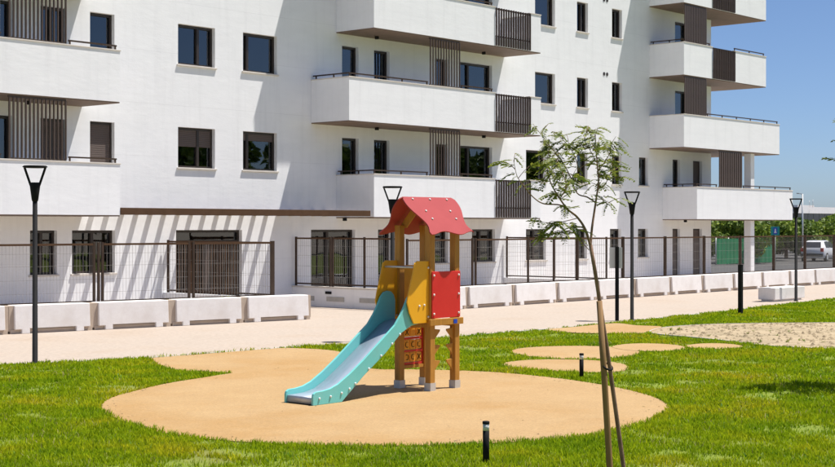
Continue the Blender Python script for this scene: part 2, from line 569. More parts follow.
# ------------------------------------------------------------------ ground, lawn, pavement, pads
sheet('ground', [(-400, -500), (900, -500), (900, 900), (-400, 900)], -0.05, M['earth'])
edge_px = [(-260, 379), (-120, 371.5), (0, 365.5), (100, 361), (151, 358.3), (281, 348.3), (340, 345), (436, 338.6), (509, 332.3), (552, 329),
           (614, 323), (679, 316), (715, 312.5), (770, 306), (834, 298.7), (930, 290.5), (1050, 283)]
EDGE = [G(*p) for p in edge_px]
lawn_poly = EDGE + [(90, 10), (90, -40), (-30, -40), (-30, 20), (EDGE[0][0] - 10, EDGE[0][1] + 1)]
sheet('lawn', lawn_poly, 0.0, M['lawn'])
pave_poly = [(x, y) for x, y in EDGE] + [(100, 30), (100, 60), (-20, 60), (EDGE[0][0] - 12, EDGE[0][1] + 1)]
sheet('pavement', pave_poly, -0.008, M['paving'])
sheet('road', [(60.5, 34), (140, 44), (190, 180), (100, 180), (72, 60)], 0.004, M['asphalt'])
main_px = [(100, 407), (110, 399), (132, 392.5), (165, 384.5), (205, 378), (226, 374.6), (231.5, 373.6), (222, 372.9), (200, 372.2), (180, 370.8), (163, 367), (153, 361.5), (151.5, 358.6),
           (200, 354.8), (250, 350.8), (281, 348.6), (300, 348.9), (325, 350.3), (339, 352.3), (345, 355.5), (352, 362), (372, 369.3), (410, 370), (460, 371.2),
           (505, 373.6), (560, 379.2), (605, 386), (640, 393.5), (660, 400.5), (669, 407.5), (661, 415.5), (640, 424.5), (600, 434), (545, 440.5),
           (480, 444.6), (400, 446.6), (300, 445.4), (220, 441), (160, 433), (122, 421), (104, 412.5)]
MAIN = smooth_curve([G(*p) for p in main_px], 5)
ell = lambda a: smooth_curve([G(*p) for p in a], 5)
PADS = [MAIN,
        ell([(510, 352), (524, 348.6), (555, 346.8), (595, 346.8), (628, 349), (641, 353), (632, 357), (600, 359.3), (560, 359.3), (525, 356.5)]),
        ell([(502, 365.5), (515, 362), (545, 360.3), (590, 361), (622, 364.5), (628, 369.5), (610, 373.2), (570, 372.8), (530, 370.2)]),
        ell([(612, 347.8), (625, 345), (650, 344.3), (675, 345.8), (686, 348.6), (676, 351.6), (650, 352.2), (626, 350.8)]),
        ell([(686, 346.8), (700, 344.6), (720, 344.4), (738, 345.9), (742, 348), (728, 350), (706, 350), (692, 348.8)]),
        ell([(545, 330.6), (575, 327.8), (614, 324.2), (636, 326.2), (662, 327.6), (655, 331), (640, 334.2), (605, 334.4), (570, 333.4)])]
for i, p in enumerate(PADS):
    sheet('play_surface' if i == 0 else ('rubber_path' if i == 5 else 'stepping_pad'), p, 0.012 + .0025 * i, M['rubber'], thick=0.02)
BED = ell([(649.5, 333), (656, 329.8), (672, 327.4), (702, 325.4), (740, 324.3), (790, 323.8), (850, 323.5), (930, 325), (985, 333), (950, 346), (860, 350), (805, 348.6), (765, 346.3), (732, 342.2), (692, 337.9), (662, 335.3)])
sheet('planting_bed', BED, 0.02, M['soil'], thick=0.03)
kb = MB()
BV = [Vector((x, y, 0)) for x, y in BED]
for i in range(len(BV)):
    a, b = BV[i], BV[(i + 1) % len(BV)]
    ext = (b - a).normalized() * 0.01
    kb.bar(a + Vector((0, 0, 0.0)) - ext, b + Vector((0, 0, 0.0)) + ext, 0.04, 0.055)
tag(kb.build('kerb', M['kerb'], loc=(0, 0, 0)), kind='structure')
# paving kerb strip between lawn and pavement
ks = MB()
for i in range(len(EDGE) - 1):
    a, b = Vector((*EDGE[i], 0.0)), Vector((*EDGE[i + 1], 0.0))
    ks.bar(a, b, 0.07, 0.03)
tag(ks.build('lawn_edging', M['kerb'], loc=(0, 0, 0)), kind='structure')

# ------------------------------------------------------------------ apartment building
YF, YB = 33.0, 31.31            # facade plane, front plane of the balconies
XL, XR = 11.0, 57.67
ST_H = 3.02
def TOPZ(l):
    return 2.38 + ST_H * (l - 1)
bld = thing('apartment_building', (40, YF, 0), 'long white rendered apartment block with stacked balconies and dark brown windows', 'building')
OPEN = []                      # x0,x1,z0,z1
WINS = []
def win(px0, px1, lvl, kind='w', mull=None, shut=0.0, z0=None, curtain=0.0):
    x0, x1 = FX(px0, YF), FX(px1, YF)
    z1 = TOPZ(lvl)
    if z0 is None:
        z0 = z1 - 1.19 if kind == 'w' else z1 - 2.06
    OPEN.append((x0, x1, z0, z1))
    WINS.append((x0, x1, z0, z1, kind, mull, shut, curtain))
# ground floor
win(30, 57, 1, mull=0.5)
win(72, 115, 1, mull=0.52)
win(176, 242, 1, 'e', z0=0.34)
win(311, 355, 1, 'd', mull=0.42, curtain=0.0)
win(378, 391.5, 1, 'd')
win(434, 448, 1, 'w')
win(472, 495, 1, mull=0.45)
win(526, 546, 1, mull=0.5)
win(576, 587, 1)
win(610, 621, 1)
win(638, 648, 1)
win(672.5, 680, 1, 'd', shut=1)
win(693, 702, 1, 'd', shut=1)
for l in (2, 3, 4):
    win(0 if l != 2 else -2, 12, l, 'd', curtain=.5 * (l == 3))
    win(40.5, 66.5, l, 'd', shut=1 if l == 2 else 0, mull=0.5)
    win(90, 114.5, l, shut={2: 1.0}.get(l, 0))
    win(178, 215, l, mull=0.60, shut={2: 0.46}.get(l, 0))
    win(243, 277, l, mull=0.20, shut={2: 0.19}.get(l, 0), curtain=.0)
    win(342, 358.5, l, 'd', curtain=.35 if l == 2 else 0.0)
    win(374, 389.5, l, 'd', curtain=.5)
    win(435, 448, l, 'd', curtain=.3 * (l == 3))
    win(460, 492, l, 'd', mull=0.33, curtain=.3 if l == 2 else 0.0)
    if l == 2:
        win(526, 546, l, mull=None, curtain=.45)
        win(577, 587.5, l)
        win(612, 621.5, l, curtain=.5)
        win(639, 648, l)
        win(672.6, 680, l, 'd')
        win(693, 702, l, 'd', shut=1)
    else:
        win(535, 555, l, mull=None, curtain=.25)
        win(577, 588, l, mull=0.6)
        win(612, 622, l, curtain=.5)
        win(675, 688, l, 'd')
win(535, 555, 5)
win(577, 588, 5)
win(612, 622, 5)

HB = 19.0
def wall_openings(x0, x1, z0, z1, ops, y, depth):
    xs = sorted(set([x0, x1] + [v for o in ops for v in o[:2]]))
    zs = sorted(set([z0, z1] + [v for o in ops for v in o[2:4]]))
    mb = MB()
    for i in range(len(xs) - 1):
        cxm = (xs[i] + xs[i + 1]) / 2
        run = None
        for j in range(len(zs) - 1):
            czm = (zs[j] + zs[j + 1]) / 2
            hole = any(o[0] < cxm < o[1] and o[2] < czm < o[3] for o in ops)
            if not hole:
                if run is None:
                    run = zs[j]
            if (hole or j == len(zs) - 2) and run is not None:
                zt = zs[j] if hole else zs[j + 1]
                mb.quad((xs[i], y, run), (xs[i + 1], y, run), (xs[i + 1], y, zt), (xs[i], y, zt))
                run = None
    for (a, b, c, d) in ops:
        y1 = y + depth
        mb.quad((a, y, c), (a, y1, c), (a, y1, d), (a, y, d))
        mb.quad((b, y, c), (b, y, d), (b, y1, d), (b, y1, c))
        mb.quad((a, y, d), (a, y1, d), (b, y1, d), (b, y, d))
        mb.quad((a, y, c), (b, y, c), (b, y1, c), (a, y1, c))
    return mb
wm = wall_openings(XL, XR, -0.04, HB, OPEN, YF, 0.24)
wm.quad((XR, YF, -0.04), (XR, 46, -0.04), (XR, 46, HB), (XR, YF, HB))
wm.quad((XL, YF, -0.04), (XL, YF, HB), (XL, 46, HB), (XL, 46, -0.04))
wm.quad((XL, 46, -0.04), (XL, 46, HB), (XR, 46, HB), (XR, 46, -0.04))
wm.build('wall', M['wall'], bld, fix=False)
MB().box(XL + .01, XR - .01, YF + .01, 45.9, HB - .3, HB - .02).build('roof', M['kerb'], bld)
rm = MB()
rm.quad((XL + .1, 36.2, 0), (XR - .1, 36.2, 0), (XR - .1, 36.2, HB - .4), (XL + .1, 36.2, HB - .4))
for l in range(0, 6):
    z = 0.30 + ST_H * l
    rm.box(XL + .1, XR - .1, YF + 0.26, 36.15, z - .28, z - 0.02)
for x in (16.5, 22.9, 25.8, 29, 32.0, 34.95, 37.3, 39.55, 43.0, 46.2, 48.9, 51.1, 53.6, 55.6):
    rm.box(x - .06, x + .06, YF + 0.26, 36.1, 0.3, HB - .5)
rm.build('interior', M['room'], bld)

for (x0, x1, z0, z1, kind, mull, shut, curt) in WINS:
    yf = YF + 0.13
    fw = 0.065
    mb = MB()
    mb.box(x0 + .004, x0 + fw, yf, yf + .08, z0 + .004, z1 - .004)
    mb.box(x1 - fw, x1 - .004, yf, yf + .08, z0 + .004, z1 - .004)
    mb.box(x0 + fw, x1 - fw, yf + .002, yf + .078, z1 - fw - .01, z1 - .004)
    mb.box(x0 + fw, x1 - fw, yf + .002, yf + .078, z0 + .004, z0 + fw)
    if kind == 'e':
        # entrance: transom and close vertical bars
        mb.box(x0 + fw, x1 - fw, yf + .004, yf + .07, z1 - .36, z1 - .30)
        mb.box(x0 + fw, x1 - fw, yf + .004, yf + .07, z0 + .28, z0 + .33)
    fr = mb.build('door' if kind in 'de' else 'window', M['frame'], bld, loc=(x0, yf, z0))
    ms = []
    if mull:
        ms = [x0 + (x1 - x0) * mull]
    for xm in ms:
        MB().box(xm - .045, xm + .045, yf - .006, yf + .085, z0 + fw + .001, z1 - fw - .011).build('mullion', M['frame'], fr)
    if kind == 'e':
        nb_ = 22
        sm = MB().box(-.016, .016, -.02, .03, 0, z1 - z0 - .43).mesh('bar', M['rust'])
        for k in range(nb_):
            xb = x0 + .12 + (x1 - x0 - .24) * k / (nb_ - 1)
            link('bar', sm, fr, (xb, yf + .01, z0 + .068))
        MB().box((x0 + x1) / 2 - .09, (x0 + x1) / 2 + .09, yf - .012, yf + .09, z0 + .067, z1 - .365).build('mullion', M['slat'], fr)
    cuts = [x0 + fw] + ms + [x1 - fw]
    for k in range(len(cuts) - 1):
        a = cuts[k] + (0.046 if k else 0.001)
        b = cuts[k + 1] - (0.046 if k < len(cuts) - 2 else 0.001)
        MB().box(a, b, yf + .06, yf + .066, z0 + fw + .001, z1 - fw - .011).build('pane', M['glass'], fr)
    if shut > 0:
        zs_ = z1 - fw - .012 - (z1 - z0 - 2 * fw) * shut * .99
        MB().box(x0 + fw + .002, x1 - fw - .002, yf + .012, yf + .03, zs_, z1 - .012).build('shutter', M['shutter'], fr)
    if curt > 0:
        mc = MB()
        xa = x1 - fw - (x1 - x0) * curt
        n = max(4, int((x1 - fw - xa) / .05))
        for k in range(n):
            xa_, xb_ = xa + (x1 - fw - xa) * k / n, xa + (x1 - fw - xa) * (k + 1) / n
            ya, yb = yf + .16 + .03 * (k % 2), yf + .16 + .03 * ((k + 1) % 2)
            mc.quad((xa_, ya, z0 + .04), (xb_, yb, z0 + .04), (xb_, yb, z1 - .05), (xa_, ya, z1 - .05))
        mc.build('curtain', M['curtain'], fr)
    if kind == 'w':
        bevel(MB().box(x0 - .05, x1 + .05, YF - .05, YF + .125, z0 - .05, z0 + .004).build('sill', M['stone'], fr), .008)

def balcony(x0, x1, lvl, rail_gap=None, left=True, right=True, rail=True, wrap=False, railspans=None):
    zt = 4.14 + ST_H * (lvl - 2)
    zb = 2.79 + ST_H * (lvl - 2)
    t = 0.16
    yb = YF - 0.003
    ybk = 36.5 if wrap else yb
    mb = MB()
    fr_segs = [(x0, x1)] if not rail_gap else [(x0, rail_gap[0]), (rail_gap[1], x1)]
    for a, b in fr_segs:
        mb.box(a, b, YB, YB + t, zb, zt)
    if rail_gap:
        mb.box(rail_gap[0] + .001, rail_gap[1] - .001, YB + .002, YB + t, zb + .002, zb + .30)
    mb.box(x0, x0 + t, YB + t, yb, zb, zt)
    mb.box(x1 - t, x1, YB + t, ybk, zb, zt)
    if wrap:
        mb.box(x0 + t, XR + .003, YB + t, yb, zb + .003, zb + .26)
        mb.box(XR + .003, x1 - t, YB + t, ybk, zb + .003, zb + .26)
    else:
        mb.box(x0 + t, x1 - t, YB + t, yb, zb + .003, zb + .26)
    bo = mb.build('balcony', M['wall'], bld, loc=(x0, YB, zb))
    so = MB()
    if wrap:
        so.box(x0 + .01, XR + .004, YB + .01, yb, zb - .035, zb)
        so.box(XR + .004, x1 - .01, YB + .01, ybk, zb - .035, zb)
    else:
        so.box(x0 + .01, x1 - .01, YB + .01, yb, zb - .035, zb)
    so.build('soffit', M['soffit'], bo)
    for a, b in fr_segs:
        la = .02
        bevel(MB().box(a - la, b + la, YB - .02, YB + t + .02, zt + .001, zt + .035).build('coping', M['stone'], bo), .006)
    bevel(MB().box(x0 - .02, x0 + t + .02, YB + t + .022, yb, zt + .001, zt + .034).build('coping', M['stone'], bo), .006)
    bevel(MB().box(x1 - t - .02, x1 + .02, YB + t + .022, ybk, zt + .001, zt + .034).build('coping', M['stone'], bo), .006)
    if rail:
        spans = railspans or fr_segs
        for a, b in spans:
            mr = MB()
            zr = zt + .145
            mr.bar((a + .06, YB + .08, zr), (b - .06, YB + .08, zr), .04, .04)
            if a == x0:
                mr.bar((x0 + .08, YB + .10, zr), (x0 + .08, yb - .02, zr), .04, .04)
            mr.build('handrail', M['bronze'], bo)
            n = max(2, int((b - a) / 1.2) + 1)
            pm = MB().box(-.018, .018, -.018, .018, 0, .09).mesh('rail_post', M['bronze'])
            for k in range(n):
                link('rail_post', pm, bo, (a + .1 + (b - a - .2) * k / (n - 1), YB + .08, zt + .035))
            if a == x0:
                for yy in (YB + .75, YF - .15):
                    link('rail_post', pm, bo, (x0 + .08, yy, zt + .034))
    if rail_gap:
        a, b = rail_gap
        g = MB()
        g.box(a + .002, b - .002, YB + .03, YB + .07, zt - .06, zt - .01)
        g.box(a + .002, b - .002, YB + .03, YB + .07, zb + .33, zb + .37)
        ra = g.build('railing', M['bronze'], bo)
        n = 15
        sm = MB().box(-.016, .016, 0, .06, 0, zt - zb - .02).mesh('baluster', M['slat'])
        for k in range(n):
            link('baluster', sm, bo, (a + .03 + (b - a - .06) * k / (n - 1), YB - .062, zb + .01))
    return bo
def screen(x0, x1, lvl, n, wide=.04, dep=.04, y=None):
    z0 = 4.14 + ST_H * (lvl - 2) + .037
    z1 = 2.79 + ST_H * (lvl - 1) - .04
    y = YB + .05 if y is None else y
    fr = MB().box(x0, x1, y, y + .05, z0, z0 + .04).build('louvre_screen', M['slat'], bld, loc=(x0, y, z0))
    MB().box(x0, x1, y, y + .05, z1 - .05, z1).build('top_channel', M['slat'], fr)
    sm = MB().box(-wide / 2, wide / 2, 0, dep, 0, z1 - z0 - .094).mesh('slat', M['slat'])
    for k in range(n):
        link('slat', sm, fr, (x0 + wide / 2 + (x1 - x0 - wide) * k / (n - 1), y - .025, z0 + .042))
    return fr

XLB = 23.62
for l in (2, 3, 4, 5):
    balcony(14.5, XLB, l, left=False, rail=True, railspans=[(14.5, 20.1), (21.98, XLB)])
    if l < 5:
        screen(20.25, 21.95, l, 15, .035, dep=.045)
for l in (2, 3, 4, 5, 6):
    xa = 33.54 if l % 2 == 0 else 32.40
    balcony(xa, 42.46 if l > 2 else 42.44, l, rail_gap=(39.78, 41.80), railspans=[(xa, 36.3), (37.92, 39.76)])
    screen(36.33, 37.88, l, 12, .03, dep=.04)
for l, xa, xb in ((2, 53.55, 62.25), (3, 52.49, 60.95), (4, 52.49, 59.65), (5, 52.49, 59.65), (6, 52.49, 59.65)):
    gap = (54.85, 56.75) if l >= 4 else None
    spans = [(xa, 54.8), (56.8, xb)] if gap else [(xa, 55.4 if l == 2 else 52.6 + .1), (57.6 if l == 2 else 54.5, xb)]
    if l == 3:
        spans = [(54.45, xb)]
    balcony(xa, xb, l, rail_gap=gap, wrap=True, railspans=spans)
    if l == 2:
        screen(55.5, 57.5, l, 11, .12)
    elif l < 6:
        screen(52.62, 54.4, l, 13, .09)
def column(x, y, z0, z1):
    bevel(MB().box(x - .17, x + .17, y - .17, y + .17, z0, z1).build('column', M['wall'], bld), .01)
column(58.9, 31.75, 3.06, 2.79 + ST_H - .036)
column(58.9, 31.75, -0.005, 2.75)
column(58.6, 35.6, -0.005, 2.75)
# small ceiling luminaires and vents
lm = MB()
lm.tube([(0, 0, 0), (0, 0, -.09)], .07, 10)
lme = lm.mesh('luminaire', M['black'])
for px, lv in ((20, 2), (368, 2), (475, 2), (368, 3), (475, 3), (677, 1), (336, 1), (368, 4), (475, 4), (688, 3)):
    z = 2.79 + ST_H * (lv - 1) - .036
    link('luminaire', lme, bld, (FX(px, YF) - .05, YF - .45, z))
ve = MB().tube([(0, 0, 0), (0, -.015, 0)], .075, 12).mesh('vent', M['frame'])
for l in (3, 4):
    for dx in (0, .22):
        link('vent', ve, bld, (FX(604, YF) + dx, YF, TOPZ(l) + .28))
# pergola beam between the balcony stacks and its fins
bevel(MB().box(XLB + .01, 33.36, YB - .02, YB + .14, 2.81, 2.99).build('pergola_beam', M['rust'], bld), .006)
fin = MB().box(-.065, .065, 0, YF - YB - .146, 0, .17).mesh('pergola_fin', M['rust'])
x = XLB + .35
while x < 33.2:
    link('pergola_fin', fin, bld, (x, YB + .143, 2.815))
    x += .50

# ------------------------------------------------------------------ patios: retaining walls, fences
TZ = 0.58
sl = -0.167
def LF(X):                       # front line of the fence before the entrance
    return 28.34 + (X - 26.44) * sl
w1 = MB()
w1.prism([(12, LF(12) - .08), (26.58, LF(26.58) - .08), (26.58, LF(26.58) + .12), (12, LF(12) + .12)], 'z', -0.03, TZ)
w1.prism([(26.40, LF(26.40) + .122), (26.58, LF(26.58) + .122), (26.58, YF - .003), (26.40, YF - .003)], 'z', -0.03, TZ)
bevel(tag(w1.build('patio_wall', M['wall'], loc=(26.5, 28.3, 0)), 'low white retaining wall of the patio under the striped pergola shade', 'wall'), .01)
w2 = MB()
w2.prism([(31.56, 28.20), (66, 28.20), (66, 28.40), (31.56, 28.40)], 'z', -0.03, TZ)
w2.prism([(31.56, 28.402), (31.74, 28.402), (31.74, YF - .003), (31.56, YF - .003)], 'z', -0.03, TZ)
w2.prism([(42.41, 28.402), (42.59, 28.402), (42.59, YF - .003), (42.41, YF - .003)], 'z', -0.03, TZ)
pw = tag(w2.build('patio_wall', M['wall'], loc=(31.7, 28.3, 0)), 'low white retaining wall with small vents facing the passage', 'wall')
bevel(pw, .01)
bevel(MB().box(31.53, 31.77, 28.17, YF - .01, TZ + .002, TZ + .045).build('coping', M['stone'], pw), .006)
for yy in (29.3, 30.7, 32.0):
    MB().box(31.54, 31.559, yy, yy + .75, .18, .32).build('vent_panel', M['kerb'], pw)
MB().box(31.53, 31.559, 31.25, 31.5, .40, .48).build('wall_light', M['black'], pw)
sheet('patio_floor', [(31.76, 28.42), (66, 28.42), (66, 32.5), (57.6, 32.99), (31.76, 32.99)], .16, M['terrace'], thick=.15)
sheet('patio_floor', [(12, LF(12) + .14), (26.38, LF(26.38) + .14), (26.38, 32.99), (12, 32.99)], .16, M['terrace'], thick=.15)

def fence(label, pts, h, posts, z0, tops=None, flat=False):
    """pts: two ends (x,y); posts: fractions in metres along the run"""
    a, b = Vector((*pts[0], 0)), Vector((*pts[1], 0))
    L = (b - a).length
    u = (b - a) / L
    root = thing('metal_fence', (a.x, a.y, z0), label, 'fence')
    up = Vector((0, 0, 1))
    pos = sorted(posts)
    for p in pos:
        q = a + u * p
        MB().bar(q + up * (z0 + .001), q + up * (z0 + h + .02), (.11 if flat and p > 8.5 else .055), .055, up=(u.x, u.y, 0)).build('post', M['bronze'], root)
    for k in range(len(pos) - 1):
        p0, p1 = a + u * (pos[k] + (.06 if flat else .031)), a + u * (pos[k + 1] - (.06 if flat else .031))
        if (p1 - p0).length < .15 or (p1 - p0).dot(u) < 0:
            continue
        MB().bar(p0 + up * (z0 + h - .03), p1 + up * (z0 + h - .03), .05, .05).build('rail', M['rust'], root)
        MB().bar(p0 + up * (z0 + .07), p1 + up * (z0 + .07), .045, .045).build('rail', M['bronze'], root)
        wr = MB()
        n = int((p1 - p0).length / .085)
        for j in range(1, n):
            q = p0 + (p1 - p0) * j / n
            wr.bar(q + up * (z0 + .093), q + up * (z0 + h - .056), .0045, .0045, up=(u.x, u.y, 0))
        for zz in (.30, .62, .95, 1.25):
            if zz < h - .1:
                wr.bar(p0 + up * (z0 + zz), p1 + up * (z0 + zz), .008, .005)
        wr.build('wire_panel', M['wire'], root)
    return root
A = (12.5, LF(12.5)); B = (26.44, LF(26.44))
def along(px_list, a, b):
    out = []
    for px in px_list:
        t = (px - 417.5) / 1440.0
        dx, dy = CT + ST * t, ST - CT * t
        ux, uy = b[0] - a[0], b[1] - a[1]
        # solve a + s*u = d*(dx,dy)
        det = ux * (-dy) - uy * (-dx)
        s = ((-a[0]) * (-dy) - (-a[1]) * (-dx)) / det
        out.append(s * math.hypot(ux, uy))
    return out
L1 = math.hypot(B[0] - A[0], B[1] - A[1])
fence('brown wire mesh fence with gate posts above barriers below the striped pergola shade', (A, B), 1.50,
      [0.03, 2.8] + along([94, 98.5, 102.5, 189, 193.5, 271.5], A, B) + [L1 - .03], TZ)
fence('short brown wire mesh fence dividing the entrance patio from the passage', ((26.5, 28.42), (26.5, 32.93)), 1.50, [.03, 2.2, 4.45], TZ)
fence('brown wire mesh fence along the passage side of the patio with glass doors', ((31.64, 32.93), (31.64, 28.30)), 1.52, [.03, 1.55, 1.66, 3.0, 4.57], TZ + .045)
fp = [31.75, 34.80, 34.96, 37.68, 39.1, 40.45] + [40.45 + 2.825 * k for k in range(1, 10)]
fence('long brown wire mesh fence along the patios reaching past the building corner', ((31.7, 28.30), (66.0, 28.30)), 1.52, [v - 31.7 for v in fp], TZ, flat=True)
fence('brown wire mesh fence dividing two patios under the small square windows', ((42.5, 32.93), (42.5, 28.40)), 1.52, [.03, 2.2, 4.45], TZ)

# ------------------------------------------------------------------ concrete barriers
def barrier_meshes(L):
    h = 0.66
    e = 0.115
    bt, tp_ = .245, .205
    mb = MB()
    # body with two feet: a long slot between them and short cut-outs under the joints
    prof = [(e, .10), (.28, .10), (.28, 0), (.48, 0), (.48, .115), (L - .48, .115), (L - .48, 0), (L - .28, 0), (L - .28, .10), (L - e, .10), (L - e, h), (e, h)]
    mb.prism(prof, 'y', -1, 1)
    mb.v = [(x_, (1 if y_ > 0 else -1) * (bt + (tp_ - bt) * z_ / h), z_) for x_, y_, z_ in mb.v]
    body = mb.mesh('concrete_barrier', M['concrete'])
    key = MB().box(0, e - .001, -.155, .155, .06, h - .012).mesh('end_key', M['bouncetan'])
    base = MB().box(.03, L - .03, -.17, .17, .002, .098).mesh('base', M['bouncetan'])  # plinth added so the slots show the painted bounce tan
    return body, key, base, e
def barriers(x0, y0, ang, n, pitch, label, group, last=None):
    body, key, base_, e = barrier_meshes(pitch)
    for k in range(n):
        o = bpy.data.objects.new('concrete_barrier', body)
        COL.objects.link(o)
        o.location = (x0 + math.cos(ang) * pitch * k, y0 + math.sin(ang) * pitch * k + random.uniform(-.012, .012), -.008)
        o.rotation_euler = (0, 0, ang + random.uniform(-.007, .007))
        ORG[o.name] = (0, 0, 0)
        bevel(o, .014, 2)
        tag(o, (last if (last and k == n - 1) else label), 'barrier', group)
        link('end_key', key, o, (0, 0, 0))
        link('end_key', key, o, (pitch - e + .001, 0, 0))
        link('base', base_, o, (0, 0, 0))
a1 = math.atan2(sl, 1)
xe = 27.24 - 2.13 * math.cos(a1)
ye = 27.88 - 2.13 * math.sin(a1)
nb1 = 7
barriers(xe - 2.13 * math.cos(a1) * (nb1 - 1), ye - 2.13 * math.sin(a1) * (nb1 - 1), a1, nb1, 2.13,
         'white concrete barrier block in the row before the patio with striped pergola shade', 'barriers before the entrance patio',
         last='white concrete barrier block at the free row end beside the passage opening')
barriers(33.86 - .07 - 2.33, 27.88, 0, 15, 2.33,
         'white concrete barrier block in the long row before the patios beyond the passage', 'barriers along the far patios')

# ------------------------------------------------------------------ street furniture
def make_lamp():
    r = thing('street_lamp', (0, 0, 0), 'x', 'street lamp', 'slim black path lamps', local=True)
    p = MB().tube([(0, 0, 0), (0, 0, .02), (0, 0, .021), (0, 0, 2.80)], [.075, .075, .05, .043], 14)
    p.build('pole', M['black'], r)
    b = MB().tube([(0, 0, 2.80), (0, 0, 2.83), (0, 0, 3.10), (0, 0, 3.13)], [.046, .06, .098, .08], 16)
    b.build('lamp_body', M['black'], r)
    for s in (-1, 1):
        MB().bar((s * .078, 0, 3.08), (s * .188, 0, 3.385), .034, .04, up=(0, 1, 0)).build('arm', M['black'], r)
    d = MB().tube([(0, 0, 3.38), (0, 0, 3.395), (0, 0, 3.42)], [.19, .225, .20], 24)
    d.build('reflector_disc', M['black'], r)
    return r
lamp = make_lamp()
lab = ['slim black path lamp standing alone by the lawn before the fenced patio',
       'slim black path lamp rising behind the red roof of the slide tower',
       'slim black path lamp beside the post with a white sign',
       'slim black path lamp beside the white concrete bench block']
for i, (px, py, sc, rz) in enumerate(((35, 364.5, 1.05, .85), (392.5, 340.6, .985, .85), (632, 320, 1.0, .8), (796, 301, 1.0, .8))):
    o = lamp if i == 0 else copy_tree(lamp)
    x, y = G(px, py)
    o.location = (x, y, 0.0)
    o.scale = (1, 1, sc)
    o.rotation_euler = (0, 0, TH - R(90))
    o['label'] = lab[i]
    o['group'] = 'slim black path lamps'
x, y = G(617, 320.8)
sp = thing('sign_post', (x, y, 0), 'black square post with a white rectangular sign panel turned away', 'sign')
MB().bar((x, y, 0), (x, y, 1.95), .09, .09, up=(CT, ST, 0)).build('post', M['black'], sp)
rgt = Vector((ST, -CT, 0)); fwd = Vector((CT, ST, 0))
c0 = Vector((x, y, 1.66)) + fwd * .075 - rgt * .02
MB().bar(c0 - rgt * .17, c0 + rgt * .17, .02, .55).build('sign_panel', M['white'], sp)
x, y = G(740.5, 315)
tp = thing('bollard_post', (x, y, 0), 'short black square post on the grass between lamp and planting bed', 'post')
bevel(MB().box(x - .055, x + .055, y - .055, y + .055, 0, 1.40).build('shaft', M['black'], tp), .008)
MB().box(x - .06, x + .06, y - .06, y + .06, 1.402, 1.415).build('cap', M['black'], tp)
def bollard(px, py, h, label):
    x, y = G(px, py)
    r = thing('bollard_light', (x, y, 0), label, 'bollard', 'low black lawn lights')
    MB().tube([(x, y, 0), (x, y, h - .10)], .035, 16).build('shaft', M['black'], r)
    MB().tube([(x, y, h - .099), (x, y, h - .03)], .034, 16).build('lens', M['bandw'], r)
    MB().tube([(x, y, h - .029), (x, y, h - .006), (x, y, h)], [.038, .038, .03], 16).build('cap', M['black'], r)
bollard(486, 464, .45, 'low black bollard light with pale band in the front grass below the slide')
bollard(581.5, 379, .42, 'low black bollard light with pale band beside the stepping pads')
x, y = G(775, 301.7)
bn = thing('bench', (x, y, 0), 'white concrete bench block on the pale pavement beside a lamp', 'bench')
bevel(MB().box(x, x + 2.15, y, y + .62, .05, .45).build('seat', M['concrete'], bn), .02)
MB().box(x + .08, x + 2.05, y + .08, y + .54, -.008, .052).build('plinth', M['concrete'], bn)

# ------------------------------------------------------------------ slide tower
TW = (16.74, 14.51, 0.012)
tw = thing('slide_tower', TW, 'small wooden play tower with red roof, yellow panels and turquoise slide', 'play tower', local=True)
PA = {'B': (-.29, -.31), 'D': (.29, -.31), 'A': (-.29, .31), 'C': (.29, .31)}
for k, (x, y) in PA.items():
    po = bevel(MB().box(x - .055, x + .055, y - .055, y + .055, .03, 2.50).build('post', M['wood'], tw), .008)
    ft = MB()
    ft.box(x - .062, x + .062, y - .062, y - .056, 0, .12)
    ft.box(x - .062, x + .062, y + .056, y + .062, 0, .12)
    ft.box(x - .062, x - .056, y - .056, y + .056, 0, .12)
    ft.box(x + .056, x + .062, y - .056, y + .056, 0, .12)
    ft.box(x - .05, x + .05, y - .05, y + .05, 0, .031)
    ft.build('foot_bracket', M['galv'], po)
# platform and beams
for y in (-.31, .31):
    s = -1 if y < 0 else 1
    bevel(MB().box(-.40, .38, y + s * .058 if s > 0 else y - .103, y + .103 if s > 0 else y - .058, .985, 1.085).build('platform_beam', M['wood'], tw), .006)
for k in range(5):
    xx = -.225 + k * .092
    MB().box(xx, xx + .085, -.252, .252, 1.03, 1.058).build('platform_plank', M['wood'], tw)
for x in (-.29, .29):
    MB().box(x - .03, x + .03, -.254, .254, .95, 1.028).build('platform_beam', M['wood'], tw)
bolt_me = MB().tube([(0, 0, 0), (0, 0, .012), (0, 0, .018)], [.017, .017, .009], 10).mesh('bolt', M['bolt'])
def bolt(parent, p, n):
    o = link('bolt', bolt_me, parent, p)
    o.rotation_euler = Vector(n).to_track_quat('Z', 'Y').to_euler()
    return o
# red side panel (outer face of B-D)
rp = bevel(MB().box(-.325, .335, -.387, -.367, 1.095, 1.80).build('red_panel', M['red'], tw), .006)
for x in (-.29, .29):
    for z in (1.16, 1.45, 1.74):
        bolt(rp, (x, -.387, z), (0, -1, 0))
MB().box(.20, .29, -.118 - .29, -.104 - .29 + .0, .995, 1.075).build('maker_plate', M['blue'], tw) if False else None
mpz = MB().box(.14, .22, -.422, -.414, 1.0, 1.065)
mpz.build('maker_plate', M['blue'], tw)
